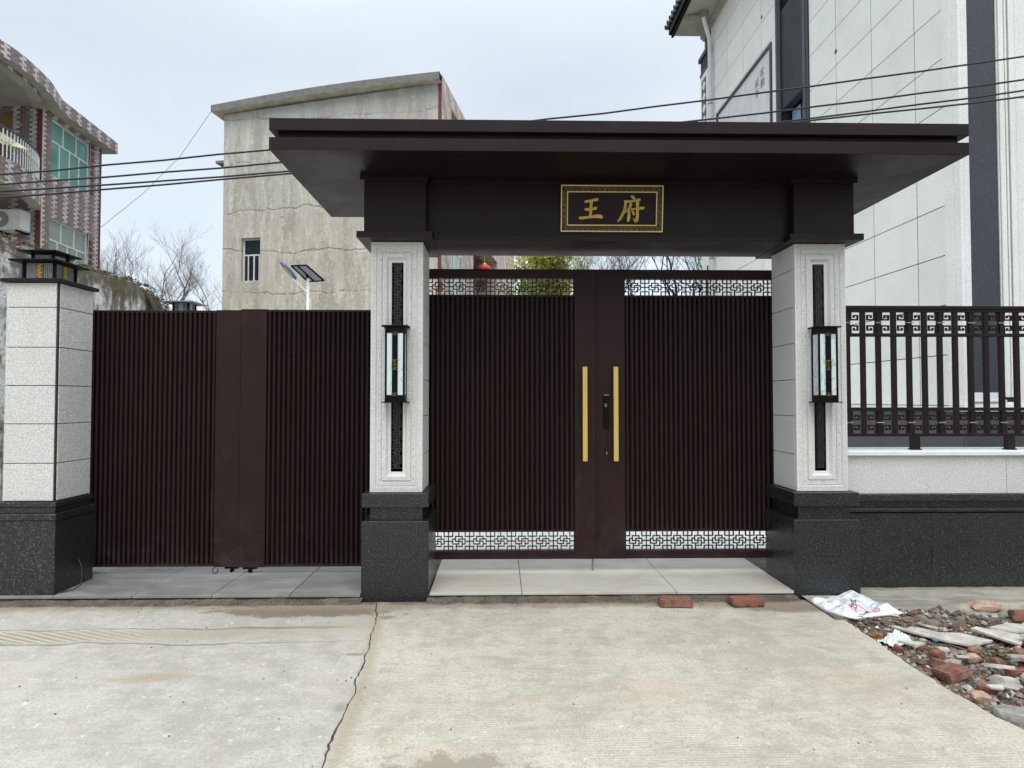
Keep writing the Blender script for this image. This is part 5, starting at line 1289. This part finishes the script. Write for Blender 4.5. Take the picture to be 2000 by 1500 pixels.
for k, (poly, th, z, tl, lb) in enumerate(TILES):
    if area(poly) < 0: poly = poly[::-1]
    mbx, cx, cy = slabpoly(poly, th, k * 3.3); place('tile_shard', mbx, 'chalk', (cx, cy, z), 0, lb, 'broken tile', tl, 'broken tiles in the rubble heap')
o = place('tile_shard', MB().prism([(-.13, -.05), (.15, -.05), (.10, .05), (-.13, .05)], 0, .012), 'chalk_edge', (2.50, 4.50, .004), R(0), 'buff tile with combed back, half hidden under the sack', 'broken tile')
RUB = [
 ('brick_piece', 'box', (.16, .11, .055), 'clay', (2.49, 3.33, -.005), 15, 'big red half brick leaning on the road edge'),
 ('brick_piece', 'box', (.19, .11, .06), 'clay', (3.62, 4.12, .02), -25, 'red brick with whitened top at the right picture edge'),
 ('brick_piece', 'box', (.10, .10, .06), 'clay', (3.10, 3.57, -.02), 40, 'red half brick under the white triangular shard'),
 ('brick_piece', 'box', (.075, .06, .05), 'clay', (2.60, 3.59, -.02), 20, 'small red brick chunk in the upper rubble'),
 ('brick_piece', 'box', (.07, .05, .04), 'clay', (2.44, 3.70, -.03), 70, 'red brick chip at the road edge below the white plastic'),
 ('brick_piece', 'box', (.07, .05, .05), 'clay', (2.53, 3.50, -.03), -20, 'red brick chip above the big half brick'),
 ('brick_piece', 'box', (.08, .07, .05), 'clay', (2.93, 3.18, -.02), 30, 'red brick lump right of the ribbed tile'),
 ('brick_piece', 'box', (.085, .05, .045), 'clay', (2.87, 3.36, -.03), -15, 'dull red brick bit between the marble shard and the tiles'),
 ('brick_piece', 'box', (.08, .06, .04), 'clay', (2.89, 3.50, -.03), 10, 'red brick bit under the long grey slab'),
 ('brick_piece', 'box', (.085, .06, .04), 'clay', (2.56, 3.17, -.02), -35, 'flat pinkish brick flake below the big half brick'),
 ('stone', 'rock', (.11, .07, .06), 'peach', (2.77, 3.54, -.015), 10, 'smooth peach coloured stone in the middle of the rubble'),
 ('stone', 'rock', (.11, .08, .06), 'peach', (2.46, 3.09, -.02), -20, 'smooth salmon stone at the road edge below the white shard'),
 ('stone', 'rock', (.09, .07, .06), 'tan', (2.88, 3.66, -.02), 0, 'brownish round stone below the tile heap'),
 ('stone', 'rock', (.12, .10, .09), 'chalk_edge', (3.36, 3.72, -.03), 0, 'round pale stone under the tile heap'),
 ('stone', 'rock', (.25, .16, .12), 'chalk_edge', (2.47, 2.88, -.02), -25, 'largest mortar lump with brick stuck to it at the road edge'),
 ('stone', 'rock', (.06, .05, .05), 'chalk_edge', (2.82, 3.42, -.02), 0, 'small pale green-grey stone right of the peach stone'),
 ('stone', 'rock', (.26, .12, .07), 'peach', (3.50, 4.35, .01), -10, 'pink broken masonry lump at the edge of the mortar strip'),
 ('stone', 'rock', (.13, .10, .07), 'brownrock', (2.72, 2.98, -.02), 20, 'dark brown rock above the tan block'),
 ('block', 'box', (.17, .09, .07), 'tan', (2.74, 2.84, -.01), -30, 'tan brick shaped block near the lower right corner'),
 ('marble_shard', 'box', (.16, .035, .03), 'chalk', (2.78, 3.37, .01), -35, 'thin veined white marble shard above the grey block'),
 ('mortar_block', 'box', (.11, .08, .05), 'chalk', (2.69, 3.22, -.01), 5, 'pale grey squarish block next to the big half brick'),
 ('ribbed_tile', 'box', (.18, .07, .02), 'chalk_edge', (2.91, 3.28, .0), 30, 'ribbed grey tile piece tilted up in the rubble'),
 ('grey_slab', 'box', (.23, .05, .03), 'chalk_edge', (3.02, 3.50, .0), -8, 'long thin grey slab piece in the rubble'),
 ('tile_chip', 'box', (.12, .05, .015), 'chalk', (2.56, 3.11, .02), -12, 'bright white tile chip resting between two pink stones'),
 ('tile_chip', 'box', (.17, .05, .02), 'chalk', (2.54, 3.72, .0), -10, 'layered whitish tile chip right of the crumpled plastic'),
 ('tile_chip', 'box', (.08, .05, .02), 'chalk', (2.66, 3.62, .0), 20, 'whitish angular chip beside the small red chunk'),
 ('tile_chip', 'box', (.10, .03, .015), 'chalk', (2.70, 3.52, .0), 5, 'thin white chip left of the peach stone'),
 ('tile_chip', 'box', (.12, .05, .02), 'chalk_edge', (2.60, 3.47, -.01), -15, 'pale grey chip above the big half brick'),
 ('tile_chip', 'box', (.11, .06, .03), 'chalk', (2.86, 3.05, -.02), -40, 'dusty white chip right of the salmon stone'),
 ('tile_chip', 'box', (.09, .05, .03), 'chalk', (3.12, 3.64, -.01), 30, 'pinkish white chip under the narrow tile strip'),
 ('tile_chip', 'box', (.12, .03, .02), 'chalk', (2.86, 4.02, -.01), -25, 'pinkish white chip above the large cream tile'),
 ('tile_chip', 'box', (.10, .06, .02), 'chalk_edge', (2.96, 2.98, -.02), 15, 'grey chip right of the brown rock'),
]
def shard(dim, seed):
    q = random.Random(seed); n_ = q.choice((4, 5, 5, 6)); an = sorted((2 * math.pi * (i + q.uniform(-.32, .32)) / n_) for i in range(n_))
    return MB().prism([(dim[0] * .52 * math.cos(a) * q.uniform(.75, 1.15), dim[1] * .62 * math.sin(a) * q.uniform(.75, 1.2)) for a in an], -dim[2] * .4, dim[2] * .4)
for k, (nm, kind, dim, mat, loc, rz, lb) in enumerate(RUB):
    mbx = shard((dim[0] * .85, max(dim[1], .045), dim[2] * .7), k) if nm in ('tile_chip', 'marble_shard', 'grey_slab') else rough_box(*dim, k + 5, .17, 2, .03) if kind == 'box' else rough_rock(*dim, k + 2, 2)
    place(nm, mbx, mat, loc, R(rz), lb, {'brick_piece': 'brick', 'stone': 'stone', 'block': 'block', 'marble_shard': 'shard', 'mortar_block': 'block', 'ribbed_tile': 'broken tile', 'grey_slab': 'slab', 'tile_chip': 'chip'}[nm], (R(rnd.uniform(-14, 14)), R(rnd.uniform(-14, 14))))
rs = random.Random(12)
protos = [rough_rock(1, rs.uniform(.6, .95), rs.uniform(.45, .75), 40 + q, 1) if q % 3 else rough_box(1, rs.uniform(.5, .9), rs.uniform(.25, .5), 60 + q, .3, 2, .06) for q in range(9)]
pmats = ['chalk_edge', 'brownrock', 'tan', 'clay', 'peach', 'chalk', 'chalk_edge', 'mortar_grey', 'mortar_grey']
pmesh = [p_.mesh('small_stone', M[m_]) for p_, m_ in zip(protos, pmats)]
PLAB = ['rounded grey mortar', 'flat brown', 'tan', 'broken red clay', 'peach coloured', 'whitish', 'angular grey mortar', 'dull grey', 'weathered grey']
for k in range(110):
    y = rs.uniform(2.5, 4.02); x = 2.39 + rs.random() ** 1.1 * (.90 * y - 2.25); d = rs.uniform(.025, .06) * (1.2 if y > 3.4 else 1); q = k % 9
    o = bpy.data.objects.new('small_stone', pmesh[q]); COL.objects.link(o); o.location = (x, y, vz(x, y) + d * .12); o.scale = (d, d, d); o.rotation_euler = (R(rs.uniform(-20, 20)), R(rs.uniform(-20, 20)), rs.uniform(0, 6.28)); ROOT[o.name] = tuple(o.location)
    tag(o, 'small ' + PLAB[q] + ' fragment lying in the rubble by the road edge', 'stone', 'small ' + PLAB[q] + ' fragments in the rubble')
# nameless chips: many, small
g = G('mixed chips'); M['chips'] = g.fin(g.mix(g.rng(g.noise(80, 3), .4, .7) * .4, g.attr('Col'), (.10, .08, .06)), .85)
gv = MB(); rg = random.Random(4)
pal = [(.26, .23, .19), (.17, .14, .11), (.38, .36, .31), (.19, .07, .05), (.11, .08, .055), (.30, .20, .14), (.46, .44, .40), (.08, .06, .045), (.14, .105, .07), (.13, .10, .07)]
for k in range(8500):
    y = rg.uniform(2.3, 4.28); x = 2.355 + rg.random() ** 1.2 * (.92 * y + .25 - 2.35)
    if y > 4.10 + .1 * fr(x * 3.1, 4) and rg.random() < .45: continue
    r = rg.choice((.006, .008, .010, .013, .018, .026)) * rg.uniform(.7, 1.3); z = vz(x, y) + r * .25; c = rg.choice(pal); kk_ = rg.uniform(.6, 1.3); c = tuple(min(1, v * kk_) for v in c)
    i = len(gv.v); q = rg.uniform(0, 6.28); e = rg.uniform(.5, 1)
    for (a, b, h) in ((1, 0, 0), (.2, 1, .1), (-1, .3, 0), (-.3, -1, .1)): 
        gv.v.append((x + r * e * (a * math.cos(q) - b * math.sin(q)) * rg.uniform(.8, 1.2), y + r * (a * math.sin(q) + b * math.cos(q)), z + r * h))
    gv.v.append((x + r * .2, y, z + r * rg.uniform(.4, .8))); gv.v.append((x, y, z - r * .5))
    for a, b in ((0, 1), (1, 2), (2, 3), (3, 0)):
        gv.col[len(gv.f)] = c; gv.f.append((i + a, i + b, i + 4)); gv.col[len(gv.f)] = c; gv.f.append((i + b, i + a, i + 5))
tag(build('rubble_chips', gv, 'chips'), 'small mixed chips, grit and crumbs between the larger rubble', 'rubble', kind='stuff')
gt = MB()
for k in range(260):
    x, y = rg.uniform(-2.6, 2.25), rg.uniform(2.3, 4.5)
    if k % 2: y = 4.5 - abs(rg.gauss(0, .10))
    r = rg.uniform(.002, .005); c = rg.choice(pal); i = len(gt.v)
    gt.v += [(x - r, y - r * .6, .0015), (x + r, y - r, .0015), (x + r * .8, y + r, .0015), (x - r, y + r * .8, .0015), (x, y, .0015 + r * 1.2)]
    for a, b in ((0, 1), (1, 2), (2, 3), (3, 0)): gt.col[len(gt.f)] = c; gt.f.append((i + a, i + b, i + 4))
tag(build('road_grit', gt, 'chips'), 'tiny grit specks lying on the concrete road', 'grit', kind='stuff')
tw = MB()
for k in range(260):
    y = rg.uniform(2.4, 4.1); x = 2.36 + rg.random() * (.9 * y - 2.2); z = vz(x, y) + .012; q = rg.uniform(0, 3.14); l = rg.uniform(.03, .12)
    tw.tube([(x, y, z), (x + l * .5 * math.cos(q), y + l * .5 * math.sin(q), z + rg.uniform(0, .02)), (x + l * math.cos(q + .3), y + l * math.sin(q + .3), z)], .0016, 3)
tag(build('twig_litter', tw, 'tan'), 'dry twigs and straw scattered over the rubble', 'litter', kind='stuff')
wd = MB()
for (cx, cy, sx, sy, n_) in ((3.06, 3.62, .12, .06, 90), (3.10, 3.45, .10, .08, 90), (3.35, 3.28, .16, .12, 130), (3.5, 3.62, .12, .08, 70), (2.85, 2.65, .22, .14, 220), (2.95, 2.95, .2, .14, 90), (3.2, 3.0, .25, .2, 130)):
    for k in range(n_):
        x, y = cx + rg.gauss(0, sx * .5), cy + rg.gauss(0, sy * .5); z = vz(x, y) + rg.uniform(0, .03); s_ = rg.uniform(.006, .014); q = rg.uniform(0, 6.28)
        wd.quad((x - s_, y, z), (x, y - s_ * .7, z + s_ * .5), (x + s_, y, z + s_ * .8), (x, y + s_ * .7, z + s_ * .3))
tag(build('weeds', wd, 'weed'), 'low green weeds sprouting between the tile shards', 'weeds', kind='stuff')
lf = MB()
for k in range(70):
    x, y = (2.47 + rg.gauss(0, .05), 3.93 + rg.gauss(0, .03)) if k < 34 else (2.4 + rg.random() * 1.0, rg.uniform(2.7, 4.0)); z = vz(x, y) + rg.uniform(.005, .03); s_ = rg.uniform(.010, .02)
    lf.quad((x - s_, y, z), (x, y - s_ * .6, z + rg.uniform(-.3, .6) * s_), (x + s_, y, z + rg.uniform(0, .8) * s_), (x, y + s_ * .6, z + .3 * s_))
tag(build('dead_leaves', lf, 'leaf_dry'), 'dead orange leaves among the rubble below the sack', 'leaves', kind='stuff')
cp = MB(); n = 12
for i in range(n + 1):
    for j in range(n + 1):
        u, v = i / n - .5, j / n - .5; cp.v.append((u * .20, v * .12, .055 * max(0, 1 - (u * u + v * v) * 3.5) * (1 + .9 * fr(u * 9, v * 9)) + .01 * fr(u * 25, v * 25)))
for i in range(n):
    for j in range(n): a = i * (n + 1) + j; cp.f.append((a, a + n + 1, a + n + 2, a + 1))
place('plastic_wrap', cp, 'sack', (2.52, 3.83, -.035), R(15), 'crumpled whitish plastic wrap at the road edge below the sack', 'plastic')
place('plastic_scrap', rough_box(.028, .016, .010, 77, .3, 2, .1), 'blueplastic', (2.74, 3.80, -.015), R(-20), 'tiny bright blue plastic scrap at the edge of the large cream tile', 'plastic scrap')
place('stick', MB().tube([(-.12, 0, 0), (0, .01, .012), (.13, 0, 0)], .006, 5), 'brownrock', (2.75, 3.66, -.01), R(-40), 'thin brown stick lying between the tile and the stones', 'stick')
o = build('floor_wire', MB().tube([(-3.316, 4.80, .27), (-3.29, 4.80, .262), (-3.25, 4.78, .22), (-3.22, 4.75, .14), (-3.215, 4.72, .08), (-3.24, 4.68, .062), (-3.30, 4.63, .058)], .0045, 6), 'cable', smooth=True)
tag(o, 'short black cable hanging from the left post plinth to the paving', 'cable'); origin(o, (-3.30, 4.63, .055))
o = build('wire_loop', MB().tube([(-2.38 + .022 * math.cos(q), 5.12, .078 + .026 * math.sin(q)) for q in [R(100 + 30 * k) for k in range(11)]], .003, 5), 'cable'); tag(o, 'small black wire loop hanging under the left sliding leaf', 'wire'); origin(o, (-2.38, 5.12, .052))

# ------------------------------------------------------------------ printed sack
Lc, Tc, Rc, Bc = Vector((2.285, 4.44)), Vector((2.66, 4.60)), Vector((2.795, 4.17)), Vector((2.40, 4.07))
def sack_xy(u, v):   # u: left->right along the long way, v: bottom->top
    p = Lc * (1 - u) * (1 - v) * 1.0 + Bc * u * (1 - v) + Tc * (1 - u) * v + Rc * u * v
    c = .028 * math.sin(v * math.pi) * (u - .5) * 2
    return p + Vector((-.035 * math.sin(u * math.pi) * (1 - v) , .02 * math.sin(u * 6 + 1) * (1 - v) - .015 * math.sin(u * math.pi) * v))
def sack_z(u, v):
    x, y = sack_xy(u, v); ed = min(u, 1 - u, v, 1 - v)
    puff = min(1, ed / .14) ** .6
    fold = .016 * math.sin((u * 2.2 + v * 1.1) * 5 + fr(u * 4, v * 4) * 2.5) + .010 * fr(u * 7, v * 5) * 2 + .004 * fr(u * 22, v * 19)
    return .016 + (.022 + fold) * puff + .05 * max(0, v - .62) * (1 - u) * 1.8 + .02 * max(0, u - .6) + .006 * fr(u * 9, v * 3)
sk = MB(); nu, nv = 60, 50
for i in range(nu + 1):
    for j in range(nv + 1):
        u, v = i / nu, j / nv; p = sack_xy(u, v); sk.v.append((p.x, p.y, sack_z(u, v)))
for i in range(nu):
    for j in range(nv): a = i * (nv + 1) + j; sk.f.append((a, a + nv + 1, a + nv + 2, a + 1))
off_ = len(sk.v)
for i in range(nu + 1):
    for j in range(nv + 1):
        u, v = i / nu, j / nv; p = sack_xy(.5 + (u - .5) * .985, .5 + (v - .5) * .985); sk.v.append((p.x, p.y, max(.003, sack_z(u, v) - .012 - .012 * min(1, min(u, 1 - u, v, 1 - v) / .1))))
for i in range(nu):
    for j in range(nv): a = off_ + i * (nv + 1) + j; sk.f.append((a + 1, a + nv + 2, a + nv + 1, a))
bd_ = [(i, 0) for i in range(nu)] + [(nu, j) for j in range(nv)] + [(i, nv) for i in range(nu, 0, -1)] + [(0, j) for j in range(nv, 0, -1)]
for (a, b) in zip(bd_, bd_[1:] + bd_[:1]):
    ia, ib = a[0] * (nv + 1) + a[1], b[0] * (nv + 1) + b[1]; sk.f.append((ia, off_ + ia, off_ + ib, ib))
SK = build('woven_sack', sk, 'sack', smooth=True); tag(SK, 'empty white woven sack printed 20260121, lying at the foot of the right pillar', 'sack'); origin(SK, (2.53, 4.32, 0))
def inv_uv(x, y):
    u = v = .5
    for _ in range(30):
        p = sack_xy(u, v); e = Vector((x, y)) - p
        if e.length < 1e-5: break
        a = (sack_xy(u + .01, v) - p) / .01; b = (sack_xy(u, v + .01) - p) / .01; det = a.x * b.y - a.y * b.x
        if abs(det) < 1e-9: break
        u += (e.x * b.y - e.y * b.x) / det * .8; v += (a.x * e.y - a.y * e.x) / det * .8
    return u, v
def drape(me_, cx, cy, ang_, mat, h=.0028):
    ca, sa = math.cos(ang_), math.sin(ang_)
    for v in me_.vertices:
        x, y = cx + v.co.x * ca - v.co.y * sa, cy + v.co.x * sa + v.co.y * ca; u_, v_ = inv_uv(x, y); v.co = (x - 2.53, y - 4.32, sack_z(min(1, max(0, u_)), min(1, max(0, v_))) + h)
    me_.materials.clear(); me_.materials.append(M[mat]); o = bpy.data.objects.new('printed_mark', me_); COL.objects.link(o); o.parent = SK; return o
def text_mesh(s_, size):
    cu = bpy.data.curves.new('printed_mark', 'FONT'); cu.body = s_; cu.size = size; cu.align_x = 'CENTER'; cu.align_y = 'CENTER'; cu.resolution_u = 3; cu.offset = .0006
    ob = bpy.data.objects.new('printed_mark', cu); COL.objects.link(ob); dg = bpy.context.evaluated_depsgraph_get(); me_ = bpy.data.meshes.new_from_object(ob.evaluated_get(dg)); bpy.data.objects.remove(ob)
    bm = bmesh.new(); bm.from_mesh(me_); bmesh.ops.triangulate(bm, faces=list(bm.faces)); bmesh.ops.subdivide_edges(bm, edges=[e for e in bm.edges if e.calc_length() > .012], cuts=1); bm.to_mesh(me_); bm.free(); return me_
def line_mesh(pts, wd_, closed=False):
    m_ = MB(); P_ = pts + ([pts[0]] if closed else [])
    for a, b in zip(P_, P_[1:]):
        a, b = Vector(a), Vector(b); n = max(1, int((b - a).length / .012)); d = (b - a).normalized(); nn_ = Vector((-d.y, d.x)) * wd_ / 2
        for k in range(n):
            p, q = a + (b - a) * (k / n), a + (b - a) * ((k + 1) / n); m_.quad((*(p - nn_), 0), (*(q - nn_), 0), (*(q + nn_), 0), (*(p + nn_), 0))
    return m_.mesh('printed_mark', M['ink'])
ix, iy = 2.53, 4.30
drape(text_mesh('20260121', .052), 2.505, 4.285, R(-118), 'ink')
drape(line_mesh([(2.47, 4.48), (2.53, 4.40), (2.60, 4.31), (2.68, 4.24)], .003), 0, 0, 0, 'ink')
tri = [(0, .062), (-.062, -.045), (.062, -.045)]
drape(line_mesh(tri, .009, True), 2.495, 4.185, R(160), 'inkred'); drape(line_mesh([(0, .04), (-.034, -.02), (.034, -.02)], .004, True), 2.495, 4.185, R(160), 'inkred')
drape(line_mesh([(.022 * math.cos(R(k * 40)), .017 * math.sin(R(k * 40))) for k in range(9)], .006, True), 2.60, 4.17, 0, 'inkred'); drape(text_mesh('®', .03), 2.60, 4.17, R(160), 'inkred')
drape(text_mesh('X', .05), 2.385, 4.24, R(100), 'inkred')
drape(line_mesh([(-.028, -.028), (.028, -.028), (.028, .028), (-.028, .028)], .004, True), 2.675, 4.29, R(20), 'inkblue'); drape(text_mesh('A', .045), 2.675, 4.29, R(200), 'inkblue')
drape(text_mesh('III III 11', .032), 2.40, 4.475, R(25), 'ink', .004)
drape(text_mesh('---- --', .03), 2.455, 4.10, R(0), 'ink', .004)
